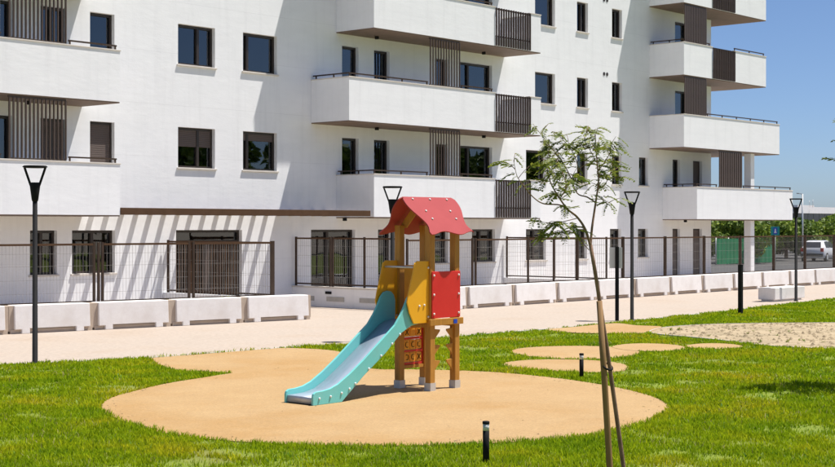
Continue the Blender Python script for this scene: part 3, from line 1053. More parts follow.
# back panel (A-C upper), yellow wing panels flanking the slide
bp_ = bevel(MB().box(-.30, .30, .367, .387, 1.10, 1.88).build('yellow_panel', M['yellow'], tw), .006)
def yellow(y0, y1, out):
    pr = [(-.30, 1.03), (-.30, 1.93), (-.33, 1.96), (-.60, 1.965), (-.66, 1.93), (-.70, 1.78), (-.80, 1.48), (-.83, 1.36), (-.78, 1.20), (-.68, 1.03)]
    o = bevel(MB().prism(pr, 'y', y0, y1).build('yellow_panel', M['yellow'], tw), .006)
    for x, z in ((-.36, 1.86), (-.36, 1.12), (-.45, 1.30), (-.56, 1.29)):
        bolt(o, (x, y0 if out < 0 else y1, z), (0, out, 0))
        bolt(o, (x, y1 if out < 0 else y0, z), (0, -out, 0))
    return o
yellow(-.330, -.308, -1)
yellow(.308, .330, 1)
MB().tube([(-.62, -.307, 1.87), (-.62, .307, 1.87)], .016, 10).build('grab_bar', M['galv'], tw)
# slide
prof = [(-.45, 1.035), (-.45, 1.36), (-.48, 1.44), (-.54, 1.49), (-.62, 1.505), (-.70, 1.485), (-.77, 1.42), (-.84, 1.30), (-.92, 1.18), (-1.05, 1.03), (-1.38, .80),
        (-1.72, .565), (-2.0, .39), (-2.24, .262), (-2.40, .21), (-2.55, .19), (-2.68, .185), (-2.725, .16), (-2.74, .12), (-2.74, .0), (-2.17, .0), (-1.72, .335), (-1.25, .635), (-.92, .90), (-.70, 1.0)]
sl_root = None
bed = MB()
path = [(-.24, 1.075), (-.50, 1.07), (-.68, 1.055), (-.82, 1.00), (-.95, .915), (-1.38, .635), (-1.72, .415), (-2.0, .245), (-2.2, .155), (-2.40, .118), (-2.60, .112), (-2.70, .112), (-2.715, .108), (-2.72, .10), (-2.722, .015)]
n0 = 0
for (x, z) in path:
    bed.v += [(x, -.249, z), (x, .249, z)]
for i in range(len(path) - 1):
    bed.smooth.add(len(bed.f))
    bed.f.append((2 * i, 2 * i + 1, 2 * i + 3, 2 * i + 2))
sl_root = bed.build('slide', M['steel'], tw)
sm_ = sl_root.modifiers.new('solid', 'SOLIDIFY'); sm_.thickness = .012
for y0, y1, o_ in ((-.289, -.252, -1), (.252, .289, 1)):
    sb = bevel(MB().prism(prof, 'y', y0, y1).build('side_board', M['teal'], sl_root), .006)
    for x, z in ((-2.62, .09), (-2.40, .10), (-2.18, .13), (-2.02, .175), (-1.90, .24), (-1.62, .43), (-1.36, .60), (-1.12, .76), (-.95, .89)):
        bolt(sb, (x, y0 if o_ < 0 else y1, z), (0, o_, 0))
for x in (-.7, -1.3, -1.9, -2.45):
    z = np.interp(-x, [-p[0] for p in path], [p[1] for p in path])
    MB().tube([(x, -.2515, z - .05), (x, .2515, z - .05)], .014, 8).build('cross_bar', M['galv'], sl_root)
# roof: two shaped sheets
def roof_sheet(sgn):
    out = []
    nv = 14
    def w(v):   # half-length along the ridge with a wave
        return .60 - .13 * v + .045 * math.sin(v * math.pi * 2.0) + (.06 * max(0, (v - .8) / .2))
    bot = [(u, 1.0 + .045 * math.sin(u * 9.5) ) for u in np.linspace(-w(1) + .02, w(1) - .02, 18)]
    left = [(-w(v), v) for v in np.linspace(.06, .98, nv)]
    right = [(w(v), v) for v in np.linspace(.98, .06, nv)]
    pts = [(-w(0) + .05, 0.0)] + left + [(u, v) for u, v in bot] + right + [(w(0) - .05, 0.0)]
    def P(u, v, off):
        y = sgn * (v * .50 + .004)
        z = 2.92 - v * .545
        nrm = Vector((0, sgn * .545, .50)).normalized()
        return tuple(Vector((u, y, z)) + nrm * off)
    mb = MB()
    k = len(pts)
    for off in (0, .018):
        for u, v in pts:
            mb.v.append(P(u, v, off))
    mb.f.append(tuple(range(k)))
    mb.f.append(tuple(range(2 * k - 1, k - 1, -1)))
    for i in range(k):
        j = (i + 1) % k
        mb.f.append((i, k + i, k + j, j))
    ro = mb.build('roof_panel', M['roofred'], tw)
    nrm = Vector((0, sgn * .545, .50)).normalized()
    for u, v in ((-.40, .07), (0, .07), (.40, .07), (-.28, .40), (.29, .40), (-.26, .62), (.30, .62)):
        bolt(ro, P(u, v, .018), nrm)
    return ro
roof_sheet(-1)
roof_sheet(1)
for x in (-.29, .29):
    MB().prism([(-.33, 2.46), (-.33, 2.51), (0, 2.875), (.33, 2.51), (.33, 2.46), (.22, 2.46), (0, 2.70), (-.22, 2.46)], 'x', x + .058, x + .078).build('roof_bracket', M['wood'], tw)
# toothed climbing boards on the B-D side, below the deck
def toothed(x0, sgn):
    pts = [(x0, .26), (x0, .96)]
    z = .96
    xe_ = x0 + sgn * .018
    pts.append((xe_, .96))
    for k in range(3):
        zt_ = .93 - k * .235
        pts += [(xe_, zt_), (xe_ + sgn * .14, zt_ - .015), (xe_ + sgn * .135, zt_ - .04), (xe_, zt_ - .17)]
    pts.append((xe_, .26))
    bevel(MB().prism(pts, 'y', -.33, -.308).build('toothed_board', M['wood'], tw), .004)
toothed(-.234, 1)
toothed(.234, -1)
# drum game on the A-C side
gx0, gx1, gz0, gz1 = -.232, .232, .36, .945
gf = MB()
rows = 3
rh = (gz1 - gz0) / rows
for k in range(rows + 1):
    z = gz0 + k * rh
    gf.box(gx0, gx1, .285, .335, z - .018, z + .018)
gf.box(gx0, gx0 + .02, .2855, .3345, gz0 + .019, gz1 - .019)
gf.box(gx1 - .02, gx1, .2855, .3345, gz0 + .019, gz1 - .019)
game = gf.build('drum_game', M['darkred'], tw)
MB().box(-.234, .234, .27, .35, .29, .338).build('platform_beam', M['wood'], tw)
def stroke(mb, pts, y, w):
    for i in range(len(pts) - 1):
        mb.bar((pts[i][0], y, pts[i][1]), (pts[i + 1][0], y, pts[i + 1][1]), .008, w, up=(0, 0, 1))
dw = (gx1 - gx0 - .04) / 3
glyph = [['X', ' ', 'X'], ['C', 'C', 'C'], ['D', 'C', 'X']]
for r_ in range(3):
    for c_ in range(3):
        cx_ = gx0 + .02 + dw * (c_ + .5)
        cz_ = gz1 - rh * (r_ + .5)
        hh = rh / 2 - .024
        dr = bevel(MB().box(cx_ - dw / 2 + .006, cx_ + dw / 2 - .006, .292, .328, cz_ - hh, cz_ + hh).build('drum', M['orange'], game), .012, 3)
        g = glyph[r_][c_]
        mb = MB()
        q = .036
        if g == 'X':
            for s in (-1, 1):
                mb.bar((cx_ - q, .2895, cz_ - s * q * 1.2), (cx_ + q, .2895, cz_ + s * q * 1.2), .004, .018, up=(0, 1, 0))
        elif g in 'CD':
            sgn = 1 if g == 'C' else -1
            arc = [(cx_ + sgn * q * math.cos(a), cz_ + 1.2 * q * math.sin(a)) for a in np.linspace(R(50), R(310), 9)]
            for i in range(8):
                mb.bar((arc[i][0], .2895, arc[i][1]), (arc[i + 1][0], .2895, arc[i + 1][1]), .004, .018, up=(0, 1, 0))
        if mb.v:
            mb.build('letter', M['ink'], dr)

# ------------------------------------------------------------------ young trees
def pinnate(seed):
    rr = random.Random(seed)
    mb = MB()
    L = .17
    n = 9
    droop = rr.uniform(.2, .6)
    pts = [(L * i / n, 0, -droop * L * (i / n) ** 2) for i in range(n + 1)]
    for i in range(n):
        a, b = Vector(pts[i]), Vector(pts[i + 1])
        mb.quad(a + Vector((0, -.0012, 0)), b + Vector((0, -.0012, 0)), b + Vector((0, .0012, 0)), a + Vector((0, .0012, 0)))
    for i in range(1, n + 1):
        for s in (-1, 1):
            p = Vector(pts[i])
            l = .054 * (1 - .45 * abs(i / n - .45)) * rr.uniform(.85, 1.15)
            ang = R(58) + rr.uniform(-.15, .15)
            d = Vector((math.cos(ang), s * math.sin(ang), -rr.uniform(.05, .55))).normalized()
            t = Vector((-d.y, d.x, 0)).normalized() * .0135
            m_ = p + d * l * .5
            mb.quad(p, m_ + t, p + d * l, m_ - t)
    return mb.mesh('leaf', M['leaf'], fix=False)
LEAVES = [pinnate(s) for s in range(5)]
def young_tree(base, label, limbs, trunk, nleaf, seed, dens=1.0, ls=1.0):
    """trunk, limbs: lists of (world point list, radius start, radius end)"""
    rr = random.Random(seed)
    root = thing('young_tree', base, label, 'tree', 'young trees on the lawn')
    pts, r0, r1 = trunk
    k = len(pts)
    MB().tube(pts, [r0 + (r1 - r0) * i / (k - 1) for i in range(k)], 10).build('trunk', M['bark'], root)
    tw_ = MB()
    sites = []
    for pts, r0, r1, lf in limbs:
        sp_ = []
        P3 = [Vector(p) for p in pts]
        for i in range(len(P3) - 1):
            p = [P3[max(i - 1, 0)], P3[i], P3[i + 1], P3[min(i + 2, len(P3) - 1)]]
            for s in range(5):
                t = s / 5
                sp_.append(0.5 * ((2 * p[1]) + (p[2] - p[0]) * t + (2 * p[0] - 5 * p[1] + 4 * p[2] - p[3]) * t * t + (3 * p[1] - p[0] - 3 * p[2] + p[3]) * t ** 3))
        sp_.append(P3[-1])
        n = len(sp_)
        tw_.tube(sp_, [r0 + (r1 - r0) * i / (n - 1) for i in range(n)], 7)
        for i in range(n):
            f = i / (n - 1)
            if f > lf:
                d = (sp_[min(i + 1, n - 1)] - sp_[max(i - 1, 0)]).normalized()
                sites.append((sp_[i], d, f))
    # twigs that carry the leaves
    tips = []
    for (p, d, f) in sites:
        if rr.random() < .5 * dens:
            dd = (d * .5 + Vector((rr.uniform(-1, 1), rr.uniform(-1, 1), rr.uniform(-.25, .8)))).normalized()
            L = rr.uniform(.05, .15)
            q = p + dd * L
            tw_.tube([p, p + dd * L * .5 + Vector((0, 0, .008)), q], [.004, .003, .002], 4)
            tips += [(q, dd), (p + dd * L * .55, dd)]
        else:
            tips.append((p, d))
    cr = tw_.build('crown', M['bark2'], root)
    n = 0
    rr.shuffle(tips)
    while n < nleaf:
        p, d = tips[n % len(tips)]
        az = math.atan2(d.y, d.x) + rr.gauss(0, 1.2)
        o = link('leaf', LEAVES[n % 5], cr, tuple(p))
        o.rotation_euler = (rr.uniform(-.5, .5), rr.uniform(-.45, .5), az)
        s = rr.uniform(.58, .96) * ls
        o.scale = (s, s, s)
        n += 1
    return root
D0 = 13.0
def T(px, py, dd=0.0):
    return AT(px, py, D0 + dd)
base = AT(627, 505, D0 + .12); base.z = 0
trunk = ([base, T(623.5, 467, .12), T(615, 405, .10), T(606.5, 345, .08), T(600, 303, .06), T(594.5, 268, .03), T(590.5, 245, 0)], .021, .0165)
limbs = [
    ([T(590.5, 246), T(592, 228, .03), T(595, 207, .08), T(598.5, 182, .1), T(597.5, 168, .12), T(596, 150, .1), T(594.5, 133, .08)], .0125, .003, .4),
    ([T(590.5, 246), T(585, 229, -.03), T(577, 217, -.08), T(567.5, 209, -.14), T(558, 196, -.2), T(550, 181, -.28), T(547, 165, -.3), T(549, 150, -.3)], .013, .0025, .35),
    ([T(569, 211, -.13), T(560, 205, -.12), T(543, 203.5, -.15), T(532, 196, -.2), T(524, 186, -.25), T(517, 176, -.28), T(513.5, 160, -.3)], .008, .002, .6),
    ([T(595, 202, .08), T(587, 197, .16), T(577, 193, .24), T(570, 176, .32), T(563, 163, .36), T(553, 150, .4), T(543, 137, .42), T(533, 124, .45)], .0075, .0015, .3),
    ([T(573, 185, .28), T(578, 170, .3), T(574, 155, .32), T(566, 143, .35), T(558, 135, .36)], .0055, .002, .2),
    ([T(597, 172, .1), T(604, 163, .02), T(610, 152, -.05), T(610, 140, -.1)], .005, .002, .2),
    ([T(597, 190, .1), T(605, 184, .2), T(611, 172, .3), T(612, 162, .35)], .0045, .002, .3),
    ([T(596, 205, .08), T(603, 203, -.05), T(608, 203, -.12)], .004, .0015, .3),
    ([T(578, 218, -.08), T(566, 221, -.15), T(555, 223, -.2), T(540, 222, -.25)], .0045, .0015, .35),
    ([T(560, 199, -.2), T(566, 186, -.3), T(562, 172, -.38), T(556, 160, -.42)], .005, .002, .2),
    ([T(598, 165, .12), T(590, 150, .2), T(585, 140, .25), T(588, 130, .27)], .004, .0015, .3),
    ([T(589, 250, 0), T(580, 240, -.05), T(572, 232, -.1), T(560, 232, -.12), T(548, 234, -.15)], .004, .0015, .3),
]
young_tree(base, 'slender young tree with feathery sparse leaves tied to a wooden stake', limbs, trunk, 292, 3)
sb_ = AT(613, 503, D0 - .03); sb_.z = 0
st = thing('tree_stake', sb_, 'round wooden stake with black tie supporting the slender young tree', 'stake')
MB().tube([sb_ - Vector((0, 0, .02)), AT(609.7, 467, D0 - .03), AT(604, 372, D0 - .02), AT(599.3, 301, D0 - .01)], [.030, .029, .028, .026], 12).build('shaft', M['stake'], st)
ty = MB()
cA, cB = AT(605.2, 367, D0 - .02), AT(609.5, 366, D0 + .10)
lp = []
for i in range(13):
    a = 2 * math.pi * i / 12
    ax = (cB - cA)
    ctr = (cA + cB) / 2
    un = ax.normalized()
    pn = un.cross(Vector((0, 0, 1))).normalized()
    lp.append(ctr + un * math.cos(a) * (ax.length / 2 + .038) + pn * math.sin(a) * .036 + Vector((0, 0, -.03 * math.sin(a))))
ty.tube(lp, .009, 6)
ty.build('tie', M['black'], st)
# second young tree standing beyond the right edge of the view
b2 = AT(903, 226 + 3600 / 22.4, 22.4); b2.z = 0
rr = random.Random(5)
k0 = b2 + Vector((0, 0, 2.6))
limbs2 = []
for i in range(9):
    az = i * 2.4
    r_ = .45 + .3 * rr.random()
    hgt = 1.0 + .8 * rr.random()
    p0 = k0 + Vector((0, 0, .1 * i - .3))
    limbs2.append(([p0, p0 + Vector((math.cos(az) * r_ * .4, math.sin(az) * r_ * .4, hgt * .3)), p0 + Vector((math.cos(az) * r_, math.sin(az) * r_, hgt * .6)),
                    p0 + Vector((math.cos(az) * r_ * 1.15, math.sin(az) * r_ * 1.15, hgt))], .014, .003, .25))
tip = AT(838, 168, 22.2)
limbs2.append(([k0 - Vector((0, 0, .2)), k0.lerp(tip, .35) + Vector((0, 0, -.05)), k0.lerp(tip, .7), tip, tip + Vector((0, 0, .12))], .012, .003, .82))
young_tree(b2, 'young tree at the lawn edge of which only a leafy branch tip shows', limbs2, ([b2, b2 + Vector((.02, 0, 1.3)), k0, k0 + Vector((0, 0, .7))], .04, .02), 295, 9, ls=1.75)

# ------------------------------------------------------------------ background
def leaf_cloud(name, centres, radii, n, size, m, parent, org):
    """many small leaf faces gathered in uneven clumps"""
    C_ = np.array(centres); Rr = np.array(radii)
    w = Rr ** 2; w = w / w.sum()
    idx = RNG.choice(len(C_), n, p=w)
    u = RNG.normal(size=(n, 3)); u /= np.linalg.norm(u, axis=1)[:, None]
    rad = Rr[idx] * RNG.uniform(.55, 1.08, n) ** .6
    p = C_[idx] + u * rad[:, None] * np.array([1, 1, .8])
    nr = u + RNG.normal(size=(n, 3)) * .8
    nr /= np.linalg.norm(nr, axis=1)[:, None]
    a = np.cross(nr, RNG.normal(size=(n, 3))); a /= np.linalg.norm(a, axis=1)[:, None]
    b = np.cross(nr, a)
    s = (size * RNG.uniform(.6, 1.4, n))[:, None]
    V = np.stack([p - a * s, p + b * s * .55, p + a * s, p - b * s * .55], 1).reshape(-1, 3) - np.array(org)
    me = bpy.data.meshes.new(name)
    me.vertices.add(4 * n); me.vertices.foreach_set('co', V.ravel().astype(np.float32))
    me.loops.add(4 * n); me.loops.foreach_set('vertex_index', np.arange(4 * n, dtype=np.int32))
    me.polygons.add(n); me.polygons.foreach_set('loop_start', np.arange(0, 4 * n, 4, dtype=np.int32))
    me.update(calc_edges=True)
    me.materials.append(m)
    return link(name, me, parent)
def bg_tree(x, y, h, wd, label, m, seed, n=5000, trunk_h=.3, size=.16, group='leafy trees beyond the car park'):
    rr = random.Random(seed)
    r = thing('leafy_tree', (x, y, 0), label, 'tree', group)
    tk = MB()
    tk.tube([(x, y, -.05), (x + .05, y, h * trunk_h), (x, y + .1, h * .7)], [.16, .12, .05], 8)
    cs, rs = [], []
    for i in range(13):
        a = rr.uniform(0, 6.28); q = rr.uniform(.1, 1) * wd * .5
        zc = h * (trunk_h + .1) + rr.random() * h * (.78 - trunk_h)
        q *= 1 - .45 * abs((zc / h - .62) / .4)
        cs.append((x + math.cos(a) * q, y + math.sin(a) * q, zc)); rs.append(wd * rr.uniform(.13, .24))
        if i < 7:
            tk.tube([(x, y, h * trunk_h), ((x + cs[-1][0]) / 2, (y + cs[-1][1]) / 2, (h * trunk_h + zc) / 2 + .1), cs[-1]], [.07, .05, .02], 5)
    tk.build('trunk', M['bark'], r)
    leaf_cloud('crown', cs, rs, n, size, m, r, (x, y, 0))
    return r
bgs = [(722, 222, 118, 4.4, 4.6, 0), (738, 219, 96, 4.6, 4.6, 1), (752, 221, 100, 4.2, 4.2, 0), (768, 217, 104, 4.4, 4.6, 1), (786, 221, 112, 4.6, 5.0, 0),
       (817, 220, 122, 3.6, 4.6, 1), (836, 218, 126, 4.0, 5.0, 1), (856, 216, 130, 4.5, 5, 1), (705, 222, 108, 4.5, 4.5, 1), (803, 224, 135, 5, 6.5, 0), (870, 212, 110, 5, 6, 1)]
bl = ['dark green leafy tree behind the far end of the apartment block', 'light green leafy tree beyond the green windbreak fence',
      'light green rounded tree before the low office building']
for i, (px, py, d, h, wd, k) in enumerate(bgs):
    p = AT(px, py, d)
    lab_ = bl[2] if px in (817, 836, 856) else (bl[1] if k else bl[0])
    bg_tree(p.x, p.y, max(p.z, 2.6) - .1, wd, lab_, M['treeleaf2'] if k else M['treeleaf'], 20 + i, n=4500, trunk_h=.22)
# trees across the park, behind the viewer, mirrored in the lower panes
for i in range(7):
    bg_tree(52 + i * 13 + random.uniform(-2, 2), -26 + random.uniform(-5, 5), random.uniform(9.5, 11.5), 12, 'broad dark park tree standing across the lawn behind the viewer', M['treeleaf'], 60 + i,
            n=6000, trunk_h=.2, size=.40, group='park trees across the lawn')
# green windbreak fence
ga, gb = AT(716, 263, 92), AT(775, 263, 98)
ga.z = gb.z = 0
gr = thing('windbreak_fence', ga, 'green mesh windbreak fence on grey posts beyond the patio corner', 'fence')
u = (gb - ga).normalized()
n = 5
Lg = (gb - ga).length
for k in range(n + 1):
    q = ga + u * Lg * k / n
    MB().tube([q, q + Vector((0, 0, 1.75))], .035, 8).build('post', M['galv'], gr)
    if k < n:
        q2 = ga + u * Lg * (k + 1) / n
        sd_ = u.cross(Vector((0, 0, 1))) * .05
        mbg = MB()
        for j in range(6):
            a_ = q.lerp(q2, j / 6) + sd_ * (1 + .5 * (j % 2)); b_ = q.lerp(q2, (j + 1) / 6) + sd_ * (1 + .5 * ((j + 1) % 2))
            mbg.quad(a_ + Vector((0, 0, .05)), b_ + Vector((0, 0, .05)), b_ + Vector((0, 0, 1.68)), a_ + Vector((0, 0, 1.68)))
        mbg.build('mesh_panel', M['mesh_green'], gr)
# parked car (rear towards the viewer)
def car(loc, rz, label, paint):
    r = thing('parked_car', loc, label, 'car', local=True, rz=rz)
    bm = bmesh.new()
    # sections from rear (x=0) to front (x=4): x, half width, z belt, z roof, roof half width
    S = [(0.0, .74, .88, .90, .66), (.12, .82, .95, 1.02, .66), (.42, .86, .98, 1.40, .60), (.9, .87, .97, 1.47, .60), (1.9, .87, .95, 1.47, .60), (2.35, .87, .93, 1.38, .58), (2.95, .86, .92, .98, .64), (3.6, .82, .82, .86, .60), (3.95, .70, .68, .71, .50)]
    rings = []
    for x, hw, zb_, zr, rw in S:
        low = .24
        ring = [(x, -hw * .94, low), (x, -hw, .48), (x, -hw, zb_ - .1), (x, -hw * .96, zb_), (x, -rw, zr - .03), (x, -rw * .8, zr), (x, rw * .8, zr), (x, rw, zr - .03), (x, hw * .96, zb_), (x, hw, zb_ - .1), (x, hw, .48), (x, hw * .94, low)]
        rings.append([bm.verts.new(v) for v in ring])
    for i in range(len(rings) - 1):
        for j in range(12):
            k = (j + 1) % 12
            bm.faces.new((rings[i][j], rings[i][k], rings[i + 1][k], rings[i + 1][j]))
    bm.faces.new(rings[0]); bm.faces.new(rings[-1][::-1])
    bmesh.ops.recalc_face_normals(bm, faces=bm.faces)
    for f in bm.faces:
        f.smooth = True
    me = bpy.data.meshes.new('body'); bm.to_mesh(me); bm.free(); me.materials.append(paint)
    link('body', me, r)
    # glazing set just proud of the body
    MB().quad((.07, -.60, 1.0), (.07, .60, 1.0), (.36, .52, 1.37), (.36, -.52, 1.37)).build('rear_window', M['facglass'], r)
    MB().quad((2.99, -.58, 1.0), (2.99, .58, 1.0), (2.42, .52, 1.40), (2.42, -.52, 1.40)).build('windscreen', M['facglass'], r)
    for s in (-1, 1):
        MB().quad((.55, s * .855, 1.01), (1.55, s * .855, 1.0), (1.5, s * .645, 1.42), (.72, s * .645, 1.40)).build('side_window', M['facglass'], r)
        MB().quad((1.63, s * .855, 1.0), (2.75, s * .855, .98), (2.28, s * .645, 1.37), (1.6, s * .645, 1.42)).build('side_window', M['facglass'], r)
        MB().box(-.02, .14, s * .60 if s > 0 else -.80, .80 if s > 0 else -.60, .70, .96).build('tail_light', M['taillight'], r)
        MB().box(3.70, 3.86, s * .48 if s > 0 else -.74, .74 if s > 0 else -.48, .60, .72).build('headlight', M['bolt'], r)
        for x in (.72, 3.15):
            w_ = MB().tube([(x, s * .70, .31), (x, s * .88, .31)], .31, 20).build('wheel', M['tyre'], r)
            MB().tube([(x, s * .881, .31), (x, s * .892, .31)], .19, 14).build('rim', M['galv'], w_)
    MB().box(-.03, .05, -.24, .24, .60, .71).build('number_plate', M['white'], r)
    MB().box(-.06, .10, -.78, .78, .36, .56).build('bumper', M['facglass'], r)
    return r
p = AT(812, 261.5, 101)
car((p.x, p.y, .004), TH - .55, 'white hatchback car with red tail lights parked beyond the fence', M['carpaint'])
p = AT(784, 262, 128)
car((p.x, p.y, .004), TH + 1.2, 'dark grey car parked under trees beyond the windbreak fence', M['facglass'])
# pharmacy-like square sign on a pole
p = AT(775, 231, 88)
sg = thing('square_sign', (p.x, p.y, 0), 'teal square sign with blue centre and white figure on a pole', 'sign')
MB().tube([(p.x, p.y, 0), (p.x, p.y, 2.0)], .035, 8).build('pole', M['galv'], sg)
def fp_(r_, z_, o=0.0):
    return Vector((p.x, p.y, 0)) + rgt * r_ + fwd * (o - .05) + Vector((0, 0, z_))
MB().bar(fp_(-.26, 2.2), fp_(.26, 2.2), .03, .54).build('panel', M['tealsign'], sg)
MB().bar(fp_(-.12, 2.2, -.022), fp_(.12, 2.2, -.022), .012, .40).build('blue_field', M['blue'], sg)
fg = MB()
fg.bar(fp_(-.035, 2.29, -.032), fp_(.035, 2.29, -.032), .006, .07)
fg.bar(fp_(-.05, 2.17, -.032), fp_(.05, 2.17, -.032), .006, .15)
fg.bar(fp_(-.075, 2.10, -.033), fp_(.075, 2.10, -.033), .006, .06)
fg.build('figure', M['white'], sg)
# tall road light
p = AT(802.5, 262, 104)
hl = thing('road_light', (p.x, p.y, 0), 'tall grey road light with a short arm before the low office building', 'street light')
MB().tube([(p.x, p.y, 0), (p.x, p.y, 4.8)], [.075, .05], 10).build('mast', M['galv'], hl)
q = Vector((p.x, p.y, 4.8))
MB().bar(q, q - rgt * .28 + Vector((0, 0, .05)), .05, .05).build('arm', M['galv'], hl)
MB().bar(q - rgt * .26 + Vector((0, 0, .05)), q - rgt * .42 + Vector((0, 0, .06)), .14, .06).build('lamp_head', M['kerb'], hl)
# low office building
p = AT(797, 226, 168)
ob = thing('office_building', (p.x, p.y, 0), 'low white office building with dark glass band behind the trees', 'building')
def obox(r0, r1, f0, f1, z0, z1, nm, m, par):
    mb = MB()
    a_ = Vector((p.x, p.y, 0))
    pts_ = [a_ + Vector((1, 0, 0)) * r + Vector((0, 1, 0)) * f for r, f in ((r0, f0), (r1, f0), (r1, f1), (r0, f1))]
    mb.prism([(v.x, v.y) for v in pts_], 'z', z0, z1)
    return mb.build(nm, m, par)
obox(0, 14, 0, 9, 0, 2.2, 'wall', M['white'], ob)
for k in range(9):
    obox(.1 + k * 1.47, .1 + k * 1.47 + 1.40, .1, 8.9, 2.2, 4.0, 'glass_panel', M['facglass'], ob)
obox(-.2, 4.0, -.2, 9.2, 4.0, 4.95, 'parapet', M['white'], ob)
obox(4.0, 14.2, -.15, 9.2, 4.0, 4.75, 'parapet', M['white'], ob)
for r_ in (1.2, 2.0, 2.4):
    a_ = Vector((p.x, p.y, 0)) + rgt * r_ + fwd * 2
    MB().tube([a_ + Vector((0, 0, 4.7)), a_ + Vector((0, 0, 5.5 + .3 * (r_ % 1)))], .03, 5).build('aerial', M['galv'], ob)

# ------------------------------------------------------------------ grass
def inside(P, poly):
    x, y = P[:, 0], P[:, 1]
    c = np.zeros(len(P), bool)
    pl = np.array(poly)
    j = len(pl) - 1
    for i in range(len(pl)):
        xi, yi = pl[i]; xj, yj = pl[j]
        if yi != yj:
            c ^= ((yi > y) != (yj > y)) & (x < (xj - xi) * (y - yi) / (yj - yi) + xi)
        j = i
    return c
def shrink(poly, d):
    P = np.array(poly); c = P.mean(0)
    v = P - c
    l = np.linalg.norm(v, axis=1)[:, None]
    return c + v * (1 - d / l)
def vnoise(P, sc, seed):
    r = np.random.default_rng(seed)
    T_ = r.random((64, 64))
    q = P * sc
    i = np.floor(q).astype(int); f = q - i
    f = f * f * (3 - 2 * f)
    g = lambda a, b: T_[(i[:, 0] + a) % 64, (i[:, 1] + b) % 64]
    return (g(0, 0) * (1 - f[:, 0]) + g(1, 0) * f[:, 0]) * (1 - f[:, 1]) + (g(0, 1) * (1 - f[:, 0]) + g(1, 1) * f[:, 0]) * f[:, 1]
def make_grass(n, name, m, hmul=1.0, patchy=False, wmul=1.0):
    # sample distance with a density falling as d^-1.6
    u = RNG.random(n)
    a, b, e = 12.6, 62.0, 0.35
    d = (a ** e + u * (b ** e - a ** e)) ** (1 / e)
    l = RNG.uniform(-.48, .52, n) * d
    P = np.stack([CT * d + ST * l, ST * d - CT * l], 1)
    keep = inside(P, lawn_poly)
    for pl in PADS:
        keep &= ~inside(P, shrink(pl, .03))
    keep &= ~inside(P, BED)
    nz = vnoise(P, 1.1, 1) * .6 + vnoise(P, 3.7, 2) * .4
    keep &= RNG.random(n) < np.clip((nz - .22) * 4.2, .10, 1)
    if patchy:
        pn = vnoise(P, 1.7, 8 if wmul > 1 else 9) * .55 + vnoise(P, 5.1, 10 if wmul > 1 else 12) * .45
        keep &= RNG.random(n) < np.clip((pn - .55) * 3, .04, .6)
    P = P[keep]; d = d[keep]; nz = nz[keep]
    n = len(P)
    clump = vnoise(P, 6.5, 4)
    h = (.022 + .044 * clump * nz * 1.5 + .018 * RNG.random(n)) * RNG.uniform(.7, 1.35, n) * hmul
    w = .0045 * wmul * np.maximum(1, d / 15.0) * RNG.uniform(.7, 1.4, n)
    az = RNG.uniform(0, 2 * np.pi, n)
    bend = RNG.uniform(.15, .9, n) * h
    dx, dy = np.cos(az), np.sin(az)
    az2 = az + RNG.normal(0, .5, n) + np.pi / 2
    sx, sy = np.cos(az2) * w, np.sin(az2) * w
    z0 = np.zeros(n) - .003
    X, Y = P[:, 0], P[:, 1]
    V = np.stack([
        np.stack([X - sx, Y - sy, z0], 1), np.stack([X + sx, Y + sy, z0], 1),
        np.stack([X + sx * .8 + dx * bend * .35, Y + sy * .8 + dy * bend * .35, h * .6], 1), np.stack([X - sx * .8 + dx * bend * .35, Y - sy * .8 + dy * bend * .35, h * .6], 1),
        np.stack([X + dx * bend, Y + dy * bend, h], 1)], 1).reshape(-1, 3)
    base_ = np.arange(n)[:, None] * 5
    loops = (base_ + np.array([0, 1, 2, 3, 3, 2, 4])[None]).ravel()
    me = bpy.data.meshes.new(name)
    me.vertices.add(5 * n); me.vertices.foreach_set('co', V.ravel().astype(np.float32))
    me.loops.add(7 * n); me.loops.foreach_set('vertex_index', loops.astype(np.int32))
    me.polygons.add(2 * n)
    ls = (np.arange(n)[:, None] * 7 + np.array([0, 4])[None]).ravel()
    me.polygons.foreach_set('loop_start', ls.astype(np.int32))
    me.update(calc_edges=True)
    me.materials.append(m)
    o = bpy.data.objects.new(name, me)
    COL.objects.link(o)
    return o
go = make_grass(1230000, 'grass', M['grass'])
tag(go, 'green uneven lawn grass with dry patches around the play surface', 'grass', kind='stuff')
M['dry'] = leaf_mat('dry_grass', (0.22, 0.22, 0.04), (0.34, 0.31, 0.08), (0.42, 0.36, 0.16), 0.3)
dg = make_grass(170000, 'dry_grass', M['dry'], 1.15, True)
tag(dg, 'straw coloured dry grass stalks scattered through the lawn', 'grass', kind='stuff')
M['clover'] = leaf_mat('broad_weed_leaf', (0.09, 0.20, 0.012), (0.16, 0.29, 0.02), (0.24, 0.34, 0.04), 0.3)
cl = make_grass(90000, 'lawn_weeds', M['clover'], .9, True, 2.6)
tag(cl, 'pale broad leaved weeds scattered through the lawn', 'weeds', kind='stuff')
